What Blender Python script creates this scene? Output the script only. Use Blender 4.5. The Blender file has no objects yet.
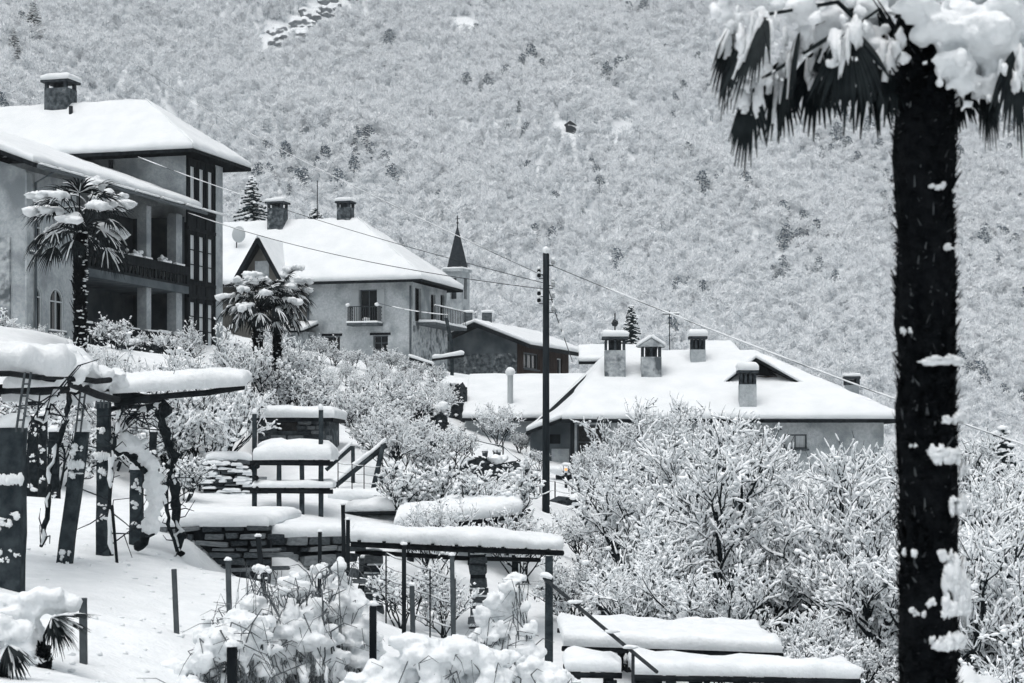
import bpy, math, random
import numpy as np
from mathutils import Vector, noise as mnoise

# ---------------------------------------------------------------- camera, sky, sun, exposure
FPX, HOR = 1900.0, 450.0          # focal length in pixels, horizon row of the photograph
scene = bpy.context.scene
col = scene.collection
cam = bpy.data.cameras.new('camera'); camo = bpy.data.objects.new('camera', cam); col.objects.link(camo)
camo.location = (0, 0, 0); camo.rotation_euler = (math.radians(90), 0, 0)
cam.sensor_width = 36; cam.lens = FPX/1024*36; cam.shift_y = (HOR-341.5)/1024
cam.clip_start = 0.2; cam.clip_end = 6000
cam.dof.use_dof = True; cam.dof.focus_distance = 48; cam.dof.aperture_fstop = 8
scene.camera = camo
SUN_EL, SUN_AZ = math.radians(74), math.radians(205)
world = bpy.data.worlds.new('World'); scene.world = world; world.use_nodes = True
nt = world.node_tree; nt.nodes.clear()
sky = nt.nodes.new('ShaderNodeTexSky'); sky.sky_type = 'NISHITA'; sky.sun_disc = False
sky.sun_elevation = SUN_EL; sky.sun_rotation = SUN_AZ; sky.air_density = 1.0; sky.dust_density = 4.0
hsv = nt.nodes.new('ShaderNodeHueSaturation'); hsv.inputs['Saturation'].default_value = 0.27; hsv.inputs['Hue'].default_value = 0.465
bg = nt.nodes.new('ShaderNodeBackground'); bg.inputs['Strength'].default_value = 0.13
wo = nt.nodes.new('ShaderNodeOutputWorld')
nt.links.new(sky.outputs[0], hsv.inputs['Color']); nt.links.new(hsv.outputs[0], bg.inputs[0]); nt.links.new(bg.outputs[0], wo.inputs[0])
sl = bpy.data.lights.new('sun', 'SUN'); sl.energy = 0.75; sl.angle = math.radians(40); sl.color = (1, .985, .96)
so = bpy.data.objects.new('sun', sl); col.objects.link(so); so.location = (0, 0, 60)
sd = Vector((math.sin(SUN_AZ)*math.cos(SUN_EL), math.cos(SUN_AZ)*math.cos(SUN_EL), math.sin(SUN_EL)))
so.rotation_euler = sd.to_track_quat('Z', 'Y').to_euler()
vs = scene.view_settings; vs.view_transform = 'Standard'; vs.look = 'None'; vs.gamma = 1; vs.use_curve_mapping = False
vs.exposure = 0.42
scene.cycles.max_bounces = 14; scene.cycles.diffuse_bounces = 9

# ---------------------------------------------------------------- helpers
R = random.Random(7)
def P(px, py, Y): return Vector(((px-512)/FPX*Y, Y, (HOR-py)/FPX*Y))      # a pixel and the distance of what it shows
def nz(v, s=1.0, o=0.0): return mnoise.noise(Vector(v)*s + Vector((o, o*1.7, -o)))

M = {}
def mat(name, c1, c2=None, scale=3.0, rough=.8, bump=0.0, bscale=None, c3=None, scale3=1.0, t3=(.55, .65), stretch=(1, 1, 1), spec=.06):
    m = bpy.data.materials.new(name); m.use_nodes = True; n = m.node_tree; b = n.nodes['Principled BSDF']
    b.inputs['Roughness'].default_value = rough
    b.inputs['Specular IOR Level'].default_value = spec
    tc = n.nodes.new('ShaderNodeTexCoord'); mp = n.nodes.new('ShaderNodeMapping'); mp.inputs['Scale'].default_value = stretch
    n.links.new(tc.outputs['Object'], mp.inputs[0])
    def noise(s, d=6):
        t = n.nodes.new('ShaderNodeTexNoise'); t.inputs['Scale'].default_value = s; t.inputs['Detail'].default_value = d
        n.links.new(mp.outputs[0], t.inputs['Vector']); return t
    def ramp(src, a, b_, ca, cb):
        r = n.nodes.new('ShaderNodeValToRGB'); r.color_ramp.elements[0].position = a; r.color_ramp.elements[1].position = b_
        r.color_ramp.elements[0].color = (*ca, 1); r.color_ramp.elements[1].color = (*cb, 1); n.links.new(src, r.inputs[0]); return r
    if c2 is None: b.inputs['Base Color'].default_value = (*c1, 1)
    else:
        r = ramp(noise(scale).outputs['Fac'], .36, .64, c1, c2); out = r.outputs[0]
        if c3:
            k = ramp(noise(scale3).outputs['Fac'], t3[0], t3[1], (0, 0, 0), (1, 1, 1))
            mx = n.nodes.new('ShaderNodeMix'); mx.data_type = 'RGBA'; n.links.new(k.outputs[0], mx.inputs[0])
            n.links.new(out, mx.inputs[6]); mx.inputs[7].default_value = (*c3, 1); out = mx.outputs[2]
        n.links.new(out, b.inputs['Base Color'])
    if bump:
        bp = n.nodes.new('ShaderNodeBump'); bp.inputs['Strength'].default_value = bump; bp.inputs['Distance'].default_value = .05
        n.links.new(noise(bscale or scale*3).outputs['Fac'], bp.inputs['Height']); n.links.new(bp.outputs[0], b.inputs['Normal'])
    M[name] = m; return m
mat('snow', (.74, .77, .785), (.81, .835, .85), 3.5, .55, .45, 16)
mat('snow_roof_dim', (.71, .74, .755), (.77, .795, .81), 1.2, .55, .3, 5)  # same snow, colour lowered so sunlit roofs stay off pure white
mat('snow_fine', (.86, .885, .90), None, rough=.6)
mat('bark', (.007, .010, .012), (.022, .028, .032), 9, .9, .5)
mat('twig', (.014, .018, .022), (.035, .042, .047), 6, .9)
mat('leaf_dry', (.018, .024, .028), (.06, .07, .075), 8, .9)
mat('evergreen', (.016, .026, .03), (.035, .05, .055), 4, .85)
mat('palm_leaf', (.007, .010, .012), (.02, .026, .028), 12, .6)
mat('palm_leaf_grey', (.07, .085, .09), (.14, .16, .165), 12, .7)
mat('palm_fibre', (.003, .0045, .006), (.009, .011, .013), 30, .95, .9, 80)
mat('fibre_pale', (.045, .05, .055), (.10, .11, .115), 20, .95)
mat('wood_dark', (.006, .008, .010), (.017, .021, .024), 5, .8, .3, stretch=(1, 1, .3))
mat('wood_brown', (.022, .016, .014), (.05, .036, .031), 5, .8, .3, stretch=(3, 3, .3))
mat('post_stone', (.018, .025, .030), (.048, .060, .067), 6, .9, .6, 30)
mat('plaster', (.33, .365, .385), (.43, .46, .475), 8, .9, .6, 20, c3=(.21, .235, .25), scale3=.8, t3=(.45, .66))
mat('plaster_pale', (.40, .435, .455), (.52, .55, .565), 9, .9, .7, 24, c3=(.25, .28, .295), scale3=1.0, t3=(.45, .66))
mat('plaster_shade', (.055, .068, .077), (.11, .128, .14), 1.2, .9, .25, 10)  # holds the loggia's shade in its colour; also serves plain dark grey parts
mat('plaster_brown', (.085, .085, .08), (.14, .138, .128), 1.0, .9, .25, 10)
mat('stone_wall', (.035, .044, .05), (.13, .148, .16), 5, .9, .8, 14, c3=(.25, .27, .28), scale3=2.5, t3=(.6, .68))
mat('stone_pale', (.24, .265, .28), (.46, .49, .505), 4, .9, .8, 11, c3=(.10, .115, .125), scale3=1.8, t3=(.5, .62))
mat('stone_a', (.06, .072, .08), (.12, .135, .145), 6, .9, .6, 25)
mat('stone_b', (.022, .028, .033), (.06, .07, .078), 6, .9, .6, 25)
mat('stone_c', (.14, .158, .17), (.24, .26, .27), 5, .9, .6, 25)
mat('joint', (.012, .015, .018), (.03, .035, .04), 8, .95)
mat('iron', (.02, .024, .028), (.04, .046, .05), 12, .6)
mat('stake', (.05, .06, .066), (.085, .098, .105), 8, .7)
mat('glass_dark', (.008, .011, .013), None, rough=.12, spec=.5)
mat('pane_pale', (.45, .48, .495), (.6, .63, .645), 2, .9, stretch=(9, 9, .4))  # pale panes with upright streaks
mat('frame_pale', (.42, .45, .465), None, rough=.6)
mat('frame_grey', (.10, .115, .125), None, rough=.6)
mat('slate', (.012, .017, .022), (.032, .04, .047), 8, .7, .4)
mat('pole_wood', (.010, .014, .017), (.026, .033, .038), 10, .85, .3, stretch=(1, 1, .15))
mat('ceramic', (.35, .37, .38), None, rough=.3)
mat('cloth_grey', (.18, .21, .225), (.28, .31, .325), 5, .9)
mat('ivy', (.010, .014, .015), (.03, .038, .04), 14, .9, .8, 20)
mat('rock', (.10, .115, .125), (.32, .345, .36), .25, .9, .8, 1.2)
mat('forest_snow', (.87, .89, .905), (.91, .925, .935), .3, .8)
mat('forest_twig', (.24, .28, .315), None, rough=.9)  # haze put into the colour: far paler and bluer than near twigs
mat('forest_dark', (.10, .135, .165), None, rough=.9)  # far firs, lifted and blued in colour in place of haze
mat('cable', (.03, .036, .04), None, rough=.6)

ORG = {}
def org(o): return ORG.get(o.name, Vector((0, 0, 0)))
def link(name, me, m, parent=None, loc=None):
    o = bpy.data.objects.new(name, me); col.objects.link(o)
    if m and not me.materials: me.materials.append(M[m] if isinstance(m, str) else m)
    if parent is not None: o.parent = parent; ORG[o.name] = org(parent)
    elif loc is not None: o.location = loc; ORG[o.name] = Vector(loc)
    return o
def thing(name, label, cat, loc, group=None, kind=None):
    o = bpy.data.objects.new(name, None); col.objects.link(o); o.location = loc; ORG[o.name] = Vector(loc); o.empty_display_size = .2
    return tag(o, label, cat, group, kind)
def tag(o, label=None, cat=None, group=None, kind=None):
    if label: o['label'] = label
    if cat: o['category'] = cat
    if group: o['group'] = group
    if kind: o['kind'] = kind
    return o
def copy_tree(o, loc=None, rz=0.0, sc=1.0, parent=None):
    c = o.copy(); col.objects.link(c); c.parent = parent
    if parent is None:
        c.location = loc; c.rotation_euler = (0, 0, rz); c.scale = (sc, sc, sc)
    for ch in o.children: copy_tree(ch, parent=c)
    return c

class MB:
    """collects shapes for one mesh object; fr maps local to world"""
    def __init__(s, fr=None): s.v = []; s.f = []; s.fr = fr
    def add(s, vs_, fs):
        b = len(s.v); fr = s.fr
        s.v += [Vector(fr(*p)) if fr else Vector(p) for p in vs_]; s.f += [tuple(i+b for i in q) for q in fs]; return s
    def box(s, a, b):
        (x0, y0, z0), (x1, y1, z1) = a, b
        return s.add([(x0,y0,z0),(x1,y0,z0),(x1,y1,z0),(x0,y1,z0),(x0,y0,z1),(x1,y0,z1),(x1,y1,z1),(x0,y1,z1)],
                     [(0,3,2,1),(4,5,6,7),(0,1,5,4),(1,2,6,5),(2,3,7,6),(3,0,4,7)])
    def beam(s, p, q, w, h, w2=None, h2=None):
        p, q = Vector(p), Vector(q); d = (q-p).normalized(); up = Vector((0, 0, 1))
        if abs(d.z) > .9: up = Vector((0, 1, 0))
        sx = d.cross(up).normalized(); sz = sx.cross(d); w2 = w2 or w; h2 = h2 or h
        vv = []
        for c, ww, hh in ((p, w, h), (q, w2, h2)):
            for a, b in ((-1,-1),(1,-1),(1,1),(-1,1)): vv.append(tuple(c+sx*a*ww/2+sz*b*hh/2))
        return s.add(vv, [(0,1,2,3),(7,6,5,4),(0,4,5,1),(1,5,6,2),(2,6,7,3),(3,7,4,0)])
    def tube(s, pts, rads, n=7, jit=0.0, seed=0):
        pts = [Vector(p) for p in pts]; k = len(pts)
        if not hasattr(rads, '__len__'): rads = [rads]*k
        rr = random.Random(seed); vv = []; ff = []
        for i, p in enumerate(pts):
            d = (pts[min(i+1, k-1)]-pts[max(i-1, 0)]).normalized(); a = d.orthogonal() if abs(d.z) < .95 else Vector((1, 0, 0))
            if abs(d.z) < .95: a = d.cross(Vector((0, 0, 1))).normalized()
            a = (a - d*a.dot(d)).normalized(); b = d.cross(a)
            for j in range(n):
                t = 2*math.pi*j/n; r_ = rads[i]*(1+rr.uniform(-jit, jit)); vv.append(tuple(p+a*math.cos(t)*r_+b*math.sin(t)*r_))
        for i in range(k-1):
            for j in range(n): ff.append((i*n+j, i*n+(j+1) % n, (i+1)*n+(j+1) % n, (i+1)*n+j))
        ff.append(tuple(reversed(range(n)))); ff.append(tuple(range((k-1)*n, k*n)))
        return s.add(vv, ff)
    def slab(s, q, t):
        """quad or polygon q thickened downwards by t"""
        q = [Vector(p) for p in q]; n = len(q); vv = [tuple(p) for p in q]+[tuple(p-Vector((0, 0, t))) for p in q]
        return s.add(vv, [tuple(range(n)), tuple(reversed(range(n, 2*n)))]+[(i, n+i, n+(i+1) % n, (i+1) % n) for i in range(n)])
    def snow(s, p00, p10, p11, p01, T, step=.5, seed=0, amp=.25, lip=.45, r=None, lift=.004):
        """rounded uneven blanket of snow lying on a quad"""
        p00, p10, p11, p01 = [Vector(p) for p in (p00, p10, p11, p01)]
        Lu = max((p10-p00).length, (p11-p01).length, .02); Lv = max((p01-p00).length, (p11-p10).length, .02)
        r = r or T*.9
        def ticks(L):
            e = min(r, L*.45); k = [0, .06, .2, .45, 1]; a = [x*e for x in k]
            n = max(1, int((L-2*e)/step)); mid = [e+(L-2*e)*i/n for i in range(1, n)]
            return [x/L for x in a+mid+[L-x for x in reversed(a)]]
        us, vs2 = ticks(Lu), ticks(Lv); nu, nv = len(us), len(vs2); vv = []; ff = []
        for j, v in enumerate(vs2):
            for i, u in enumerate(us):
                b = (p00*(1-u)+p10*u)*(1-v)+(p01*(1-u)+p11*u)*v
                d = min(u*Lu, (1-u)*Lu, v*Lv, (1-v)*Lv); x = 1-min(1, d/r); prof = lip+(1-lip)*math.sqrt(max(0, 1-x*x))
                t = T*prof*(1+amp*(nz(b, .9/max(T, .15)*.35, seed)+.6*nz(b, 2.2/max(T, .15)*.35, seed+5)+.45*nz(b, 7/max(T, .15)*.35, seed+8)))
                wb = min(.22*T, .07); vv.append(tuple(b+Vector((wb*nz(b, 2.1, seed+3), wb*nz(b, 2.1, seed+17), t+lift))))
        for j in range(nv-1):
            for i in range(nu-1): ff.append((j*nu+i, j*nu+i+1, (j+1)*nu+i+1, (j+1)*nu+i))
        ring = [i for i in range(nu)]+[j*nu+nu-1 for j in range(1, nv)]+[(nv-1)*nu+i for i in range(nu-2, -1, -1)]+[j*nu for j in range(nv-2, 0, -1)]
        cen = (p00+p10+p11+p01)/4; base = nu*nv
        for k, idx in enumerate(ring):
            j, i = divmod(idx, nu); u, v = us[i], vs2[j]; b = (p00*(1-u)+p10*u)*(1-v)+(p01*(1-u)+p11*u)*v
            ins = (cen-b); ins.z = 0; ins = ins.normalized()*min(.02, T*.1) if ins.length > 0 else ins
            vv.append(tuple(b+ins+Vector((0, 0, lift-.05*T*max(0, nz(b, 1.5, seed+9))))))
        m = len(ring)
        for k in range(m): ff.append((ring[k], base+k, base+(k+1) % m, ring[(k+1) % m]))
        ff.append(tuple(base+k for k in reversed(range(m))))
        return s.add(vv, ff)
    def blob(s, c, r, jit=.18, seed=0, flat=None):
        rr = random.Random(seed); rx, ry, rz = r if hasattr(r, '__len__') else (r, r, r)
        vv = []
        for p in OCT2_V:
            k = 1+rr.uniform(-jit, jit); z = p[2]*rz*k
            if flat is not None and z < 0: z *= flat
            vv.append((c[0]+p[0]*rx*k, c[1]+p[1]*ry*k, c[2]+z))
        return s.add(vv, OCT2_F)
    def build(s, name, m, parent=None, loc=None, smooth=False, bevel=0, sub=0):
        o0 = org(parent) if parent is not None else (Vector(loc) if loc is not None else Vector((0, 0, 0)))
        me = bpy.data.meshes.new(name); me.from_pydata([tuple(v-o0) for v in s.v], [], s.f); me.validate(); me.update()
        if smooth: me.polygons.foreach_set('use_smooth', [True]*len(me.polygons))
        o = link(name, me, m, parent, loc)
        if bevel: b = o.modifiers.new('bevel', 'BEVEL'); b.width = bevel; b.segments = 2; b.limit_method = 'ANGLE'
        return o
def octa(sub):
    v = [(1,0,0),(-1,0,0),(0,1,0),(0,-1,0),(0,0,1),(0,0,-1)]; f = [(0,2,4),(2,1,4),(1,3,4),(3,0,4),(2,0,5),(1,2,5),(3,1,5),(0,3,5)]
    for _ in range(sub):
        c = {}; nf = []; v = list(v)
        def mid(a, b):
            k = (min(a, b), max(a, b))
            if k not in c: m = (Vector(v[a])+Vector(v[b])).normalized(); c[k] = len(v); v.append(tuple(m))
            return c[k]
        for a, b, d in f: x, y, z = mid(a, b), mid(b, d), mid(d, a); nf += [(a,x,z),(x,b,y),(z,y,d),(x,y,z)]
        f = nf
    return v, f
OCT0_V, OCT0_F = octa(0); OCT1_V, OCT1_F = octa(1); OCT2_V, OCT2_F = octa(2)

def np_mesh(name, parts):
    """parts: list of (verts Nx3, faces MxK, material name, smooth) joined in one mesh"""
    V = np.concatenate([p[0] for p in parts]).astype(np.float32); me = bpy.data.meshes.new(name)
    loops = []; tot = []; mi = []; sm = []; off = 0; names = []
    for v, f, m, s_ in parts:
        if m not in names: names.append(m)
        f = np.asarray(f); loops.append((f+off).ravel()); tot.append(np.full(len(f), f.shape[1])); mi.append(np.full(len(f), names.index(m))); sm.append(np.full(len(f), s_)); off += len(v)
    loops = np.concatenate(loops).astype(np.int32); tot = np.concatenate(tot).astype(np.int32); mi = np.concatenate(mi).astype(np.int32); sm = np.concatenate(sm).astype(bool)
    me.vertices.add(len(V)); me.vertices.foreach_set('co', V.ravel())
    me.loops.add(len(loops)); me.loops.foreach_set('vertex_index', loops)
    me.polygons.add(len(tot)); me.polygons.foreach_set('loop_start', np.concatenate([[0], np.cumsum(tot)[:-1]]).astype(np.int32))
    me.polygons.foreach_set('material_index', mi); me.polygons.foreach_set('use_smooth', sm)
    for m in names: me.materials.append(M[m])
    me.update(calc_edges=True); return me
def np_tubes(p0, p1, r0, r1, n=4):
    d = p1-p0; L = np.linalg.norm(d, axis=1, keepdims=True); d = d/np.maximum(L, 1e-6)
    ref = np.where(np.abs(d[:, 2:3]) > .9, np.array([[1., 0, 0]]), np.array([[0, 0, 1.]])); a = np.cross(d, ref); a /= np.linalg.norm(a, axis=1, keepdims=True); b = np.cross(d, a)
    t = np.arange(n)*2*np.pi/n; ring = a[:, None, :]*np.cos(t)[None, :, None]+b[:, None, :]*np.sin(t)[None, :, None]
    V = np.concatenate([p0[:, None]+ring*r0[:, None, None], p1[:, None]+ring*r1[:, None, None]], axis=1).reshape(-1, 3)
    j = np.arange(n); q = np.stack([j, (j+1) % n, n+(j+1) % n, n+j], axis=1)
    F = (np.arange(len(p0))*2*n)[:, None, None]+q[None]; return V, F.reshape(-1, 4)
def np_blobs(c, s, rng, jit=.25, sub=1):
    tv, tf = (OCT0_V, OCT0_F) if sub == 0 else (OCT1_V, OCT1_F) if sub == 1 else (OCT2_V, OCT2_F)
    tv = np.array(tv); tf = np.array(tf); n = len(c); s = np.broadcast_to(np.asarray(s), (n, 3))
    k = 1+rng.uniform(-jit, jit, (n, len(tv), 1)); v = tv[None]*k*s[:, None]
    a = rng.uniform(0, 6.28, n); ca, sa = np.cos(a)[:, None], np.sin(a)[:, None]
    v = np.stack([v[..., 0]*ca-v[..., 1]*sa, v[..., 0]*sa+v[..., 1]*ca, v[..., 2]], axis=-1)
    V = (v+c[:, None]).reshape(-1, 3); F = (np.arange(n)*len(tv))[:, None, None]+tf[None]; return V, F.reshape(-1, 3)
def np_leaves(c, s, rng):
    n = len(c); d = rng.normal(size=(n, 3)); d /= np.linalg.norm(d, axis=1, keepdims=True); e = np.cross(d, rng.normal(size=(n, 3))); e /= np.linalg.norm(e, axis=1, keepdims=True)
    s = s[:, None]; V = np.stack([c-d*s, c+e*s*.45, c+d*s, c-e*s*.45], axis=1).reshape(-1, 3)
    return V, (np.arange(n)*4)[:, None]+np.arange(4)[None]

# ---------------------------------------------------------------- the lie of the land
def C(px, py, Y): p = P(px, py, Y); return (p.x, p.y, p.z)
CTRL = [C(40,596,22), C(100,560,29), C(170,553,31), C(0,683,13), C(110,683,13.5), C(195,640,17), C(215,604,24),
        (-3.1,21,-2.2), (-2,15,-2.35), (0,16,-2.75), (1.5,17,-3.2), (-1.8,24,-2.7), (-3.4,29,-2.1),
        (0,0,-1.7), (1.3,6,-2.0), (-3,5,-1.6), (-8,10,-1.4), (4,5,-2.4), (3,12,-3.2), (5,20,-4.2), (2,26,-4.1), (6,30,-4.8), (10,45,-5), (4,40,-4.1), (14,60,-4), (-14,24,-1.0), (-12,33,-.9),
        (20,80,-3), (30,120,-6), (40,45,-7), (40,20,-6), (0,-8,-1.6), (20,-8,-3), (-20,-8,-1), (22,60,-5),
        C(365,622,36), C(487,622,36.5), C(330,590,34), C(200,524,34), C(310,530,35), C(200,506,41), C(130,506,41), C(300,500,44), C(200,482,50), C(60,470,45), C(20,395,48),
        C(120,356,56), C(80,356,53), C(200,405,56), C(10,350,60), C(100,347,66), C(210,352,78), C(0,348,70), (-30,75,6), (-30,100,9), (-45,60,6), (-40,160,16),
        C(360,364,104), C(430,377,100), C(265,374,60), C(330,440,62), C(297,455,51), C(430,465,60), C(400,405,80), C(450,432,76), C(510,380,95), C(500,444,82), C(500,456,74),
        C(546,509,54), C(490,492,62), C(570,470,73), C(800,475,74), C(890,475,76), C(470,524,46), C(440,545,42), C(600,565,50), (0,160,6), (30,160,-4), (-15,150,10), (60,160,-5), (60,90,-6)]
CT = np.array(CTRL); nC = len(CT)
def tps(r): return np.where(r > 1e-9, r*r*np.log(np.maximum(r, 1e-9)), 0)
_A = np.zeros((nC+3, nC+3)); _A[:nC, :nC] = tps(np.linalg.norm(CT[:, None, :2]-CT[None, :, :2], axis=2))+np.eye(nC)*.8
_A[:nC, nC] = 1; _A[:nC, nC+1:] = CT[:, :2]; _A[nC:, :nC] = _A[:nC, nC:].T
_W = np.linalg.solve(_A, np.concatenate([CT[:, 2], np.zeros(3)]))
def gz_np(xy):
    out = np.empty(len(xy))
    for i in range(0, len(xy), 4000):
        q = xy[i:i+4000]; out[i:i+4000] = tps(np.linalg.norm(q[:, None]-CT[None, :, :2], axis=2))@_W[:nC]+_W[nC]+q@_W[nC+1:]
    return out
def gz(x, y): return float(gz_np(np.array([[x, y]]))[0])
def G(px, Y, dz=0.0): x = (px-512)/FPX*Y; return Vector((x, Y, gz(x, Y)+dz))
def vnoise(xy, s, o=0): return np.array([mnoise.noise(Vector((x*s+o, y*s-o, o*.3))) for x, y in xy])

def sheet(name, xs, ys, zf, m):
    X, Y = np.meshgrid(xs, ys); xy = np.stack([X.ravel(), Y.ravel()], axis=1); V = np.column_stack([xy, zf(xy)])
    nx, ny = len(xs), len(ys); i, j = np.meshgrid(np.arange(nx-1), np.arange(ny-1)); a = (j*nx+i).ravel()
    o = bpy.data.objects.new(name, np_mesh(name, [(V, np.stack([a, a+1, a+1+nx, a+nx], axis=1), m, True)])); col.objects.link(o); o['kind'] = 'structure'; return o
def spaced(a, b, near, growth, start):
    r = [start]
    s = near
    while r[-1] < b: r.append(r[-1]+s); s *= growth
    l = [start]; s = near
    while l[-1] > a: l.append(l[-1]-s); s *= growth
    return np.array(sorted(set(l+r)))
ys = [-8.0]
while ys[-1] < 175: ys.append(ys[-1]+max(.16, .009*max(ys[-1], 0)))
def ground_z(xy):
    near = np.clip(1-(xy[:, 1]-30)/60, 0, 1)
    step = -.62*np.exp(-((xy[:, 1]-32.1)/1.5)**2)*(xy[:, 1] < 33)*np.clip((xy[:, 0]+5.6)/.8, 0, 1)*np.clip((-1.5-xy[:, 0])/1, 0, 1)
    return gz_np(xy)+step+.09*vnoise(xy, .55, 3)+.05*near*vnoise(xy, 1.7, 8)+.022*near*vnoise(xy, 4.5, 1)
sheet('ground', spaced(-60, 75, .14, 1.03, -1.5), np.array(ys), ground_z, 'snow')

# the mountain side behind the village: nearer on the left, with gullies and spurs
def mountain_z(xy):
    x, y = xy[:, 0], xy[:, 1]; foot = 400+.42*np.clip(x, -420, 420)
    t = y-foot
    z = np.where(t > 0, .49*t+.00003*t*t, .06*t)
    z = z-2+np.clip(t, 0, 200)/200*(26*vnoise(xy, 1/150., 4)+12*vnoise(xy, 1/58., 9)+3.5*vnoise(xy, 1/19., 2))
    ridge = np.exp(-((x+150+.18*(y-500))/42)**2)*np.clip((y-360)/150, 0, 1)*22
    return np.maximum(z+ridge, -12)
sheet('mountain_slope', np.arange(-560, 761, 12.), np.arange(165, 1450, 9.), mountain_z, 'forest_floor' if 'forest_floor' in M else mat('forest_floor', (.72, .75, .77), (.82, .85, .865), .06, .8).name)
# ---------------------------------------------------------------- the wood on the mountain side (one mass)
def wild_tree(kind, seed):
    rng = np.random.default_rng(seed); parts = []
    h = 1.0
    if kind == 'fir':
        n = 170; t = rng.uniform(.02, .9, n)**.9; a = rng.uniform(0, 6.28, n); rad = (1-t)**.7*.40+.05; q = rng.uniform(.35, 1, n)
        c = np.stack([np.cos(a)*rad*q, np.sin(a)*rad*q, t-.04*q], axis=1)
        parts.append((*np_blobs(c, np.array([.035, .035, .03]), rng, .45, 0), 'forest_dark', False))
        k = rng.random(n) < .6; parts.append((*np_blobs(c[k]+[0, 0, .018], np.array([.04, .04, .016]), rng, .3, 0), 'forest_snow', False))
        p0 = np.array([[0, 0, -.1]]); p1 = np.array([[0, 0, .95]]); parts.append((*np_tubes(p0, p1, np.array([.025]), np.array([.006]), 5), 'forest_dark', False))
    else:
        wide = {'round': .34, 'tall': .26, 'low': .40}[kind]; stems = 1 if kind != 'low' else 3
        W0, W1, D0, D1 = [], [], [], []
        for k in range(stems):                        # bare limbs spreading upwards, each lined with snow
            f0 = np.array([rng.normal(0, .04*(stems-1)), rng.normal(0, .04*(stems-1)), -.1]); tt = f0+np.array([rng.normal(0, .04), rng.normal(0, .04), .62]); D0.append(f0); D1.append(tt)
            for i in range(26//stems):
                b = f0+(tt-f0)*rng.uniform(.3, 1); a = rng.uniform(0, 6.28); e = rng.uniform(.35, 1.25); Lb = rng.uniform(.22, .42); q = b+np.array([math.cos(a)*math.cos(e)*wide*2.2, math.sin(a)*math.cos(e)*wide*2.2, math.sin(e)])*Lb
                D0.append(b); D1.append(q); W0.append(b+[0, 0, .008]); W1.append(q+[0, 0, .008])
                for j in range(11):
                    b2 = b+(q-b)*rng.uniform(.25, 1); d = rng.normal(size=3)*np.array([.075, .075, .05]); d[2] = abs(d[2])+.045; (W0 if rng.random() < .91 else D0).append(b2); (W1 if len(W0) > len(W1) else D1).append(b2+d)
        W0, W1, D0, D1 = map(np.array, (W0, W1, D0, D1)); nw, nd = len(W0), len(D0)
        parts.append((*np_tubes(W0, W1, np.full(nw, .013), np.full(nw, .007), 3), 'forest_snow', False))
        r_ = np.full(nd, .006); r_[0] = .016; parts.append((*np_tubes(D0, D1, r_, r_*.6, 3), 'forest_twig', False))
        n = 60; i = rng.integers(0, nw, n); parts.append((*np_blobs(W1[i], rng.uniform(.012, .03, n)[:, None]*np.array([[1.1, 1.1, .7]]), rng, .4, 0), 'forest_snow', False))
    return bpy.data.objects.new('wild_tree', np_mesh('wild_tree', parts))
protos = bpy.data.collections.new('wood_kinds')
for i, kd in enumerate(['round', 'round', 'tall', 'tall', 'low', 'low', 'fir', 'fir']):
    o = wild_tree(kd, 40+i); o.name = 'wild_tree_%d' % i; protos.objects.link(o)
rng = np.random.default_rng(5)
pts = []; sp = 2.9
gx, gy = np.meshgrid(np.arange(-330, 420, sp), np.arange(235, 1330, sp)); xy = np.stack([gx.ravel(), gy.ravel()], axis=1)+rng.uniform(-.48, .48, (gx.size, 2))*sp
u = xy[:, 0]/xy[:, 1]; xy = xy[(u > -.29) & (u < .29)]
z = mountain_z(xy); v = (z+6)/xy[:, 1]; keep = (v > -.01) & (v < .29) & (z > -6); xy, z = xy[keep], z[keep]
px = 512+FPX*xy[:, 0]/xy[:, 1]; py = HOR-FPX*z/xy[:, 1]
ROCK_Y = 640.0
clear = ((((px-568)/17)**2+((py-132)/10)**2) < 1) | ((((px-622)/16)**2+((py-130)/11)**2) < 1) | ((((px-465)/16)**2+((py-27)/9)**2) < 1)
rl = np.abs((py-42)-(px-275)*(-.52)) ; clear |= (px > 262) & (px < 352) & (rl < 15)
xy, z, px, py = xy[~clear], z[~clear], px[~clear], py[~clear]
n = len(xy); dark = vnoise(xy, 1/55., 21)+.5*vnoise(xy, 1/18., 22)
fir = (rng.random(n) < np.clip((dark-.25)*.5, 0, .2)) | (rng.random(n) < .006)
idx = np.where(fir, rng.integers(6, 8, n), rng.integers(0, 6, n)).astype(np.int32)
scl = np.where(fir, rng.uniform(4, 8.5, n), rng.uniform(4.5, 8.8, n)); scl *= np.clip(1.0+.25*vnoise(xy, 1/40., 30), .7, 1.3)
me = bpy.data.meshes.new('mountain_wood'); me.vertices.add(n); me.vertices.foreach_set('co', np.column_stack([xy, z-.3]).astype(np.float32).ravel())
for nm, ty, val in (('kind_index', 'INT', idx), ('turn', 'FLOAT', rng.uniform(0, 6.28, n).astype(np.float32)), ('size', 'FLOAT', scl.astype(np.float32))):
    at = me.attributes.new(nm, ty, 'POINT'); at.data.foreach_set('value', val)
wood = bpy.data.objects.new('mountain_wood', me); col.objects.link(wood)
tag(wood, 'snow-dusted bare wood covering the whole mountain side behind the village', 'wood', kind='stuff')
ng = bpy.data.node_groups.new('scatter_wood', 'GeometryNodeTree')
ng.interface.new_socket('Geometry', in_out='INPUT', socket_type='NodeSocketGeometry'); ng.interface.new_socket('Geometry', in_out='OUTPUT', socket_type='NodeSocketGeometry')
N = ng.nodes.new; L = ng.links.new
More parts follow.
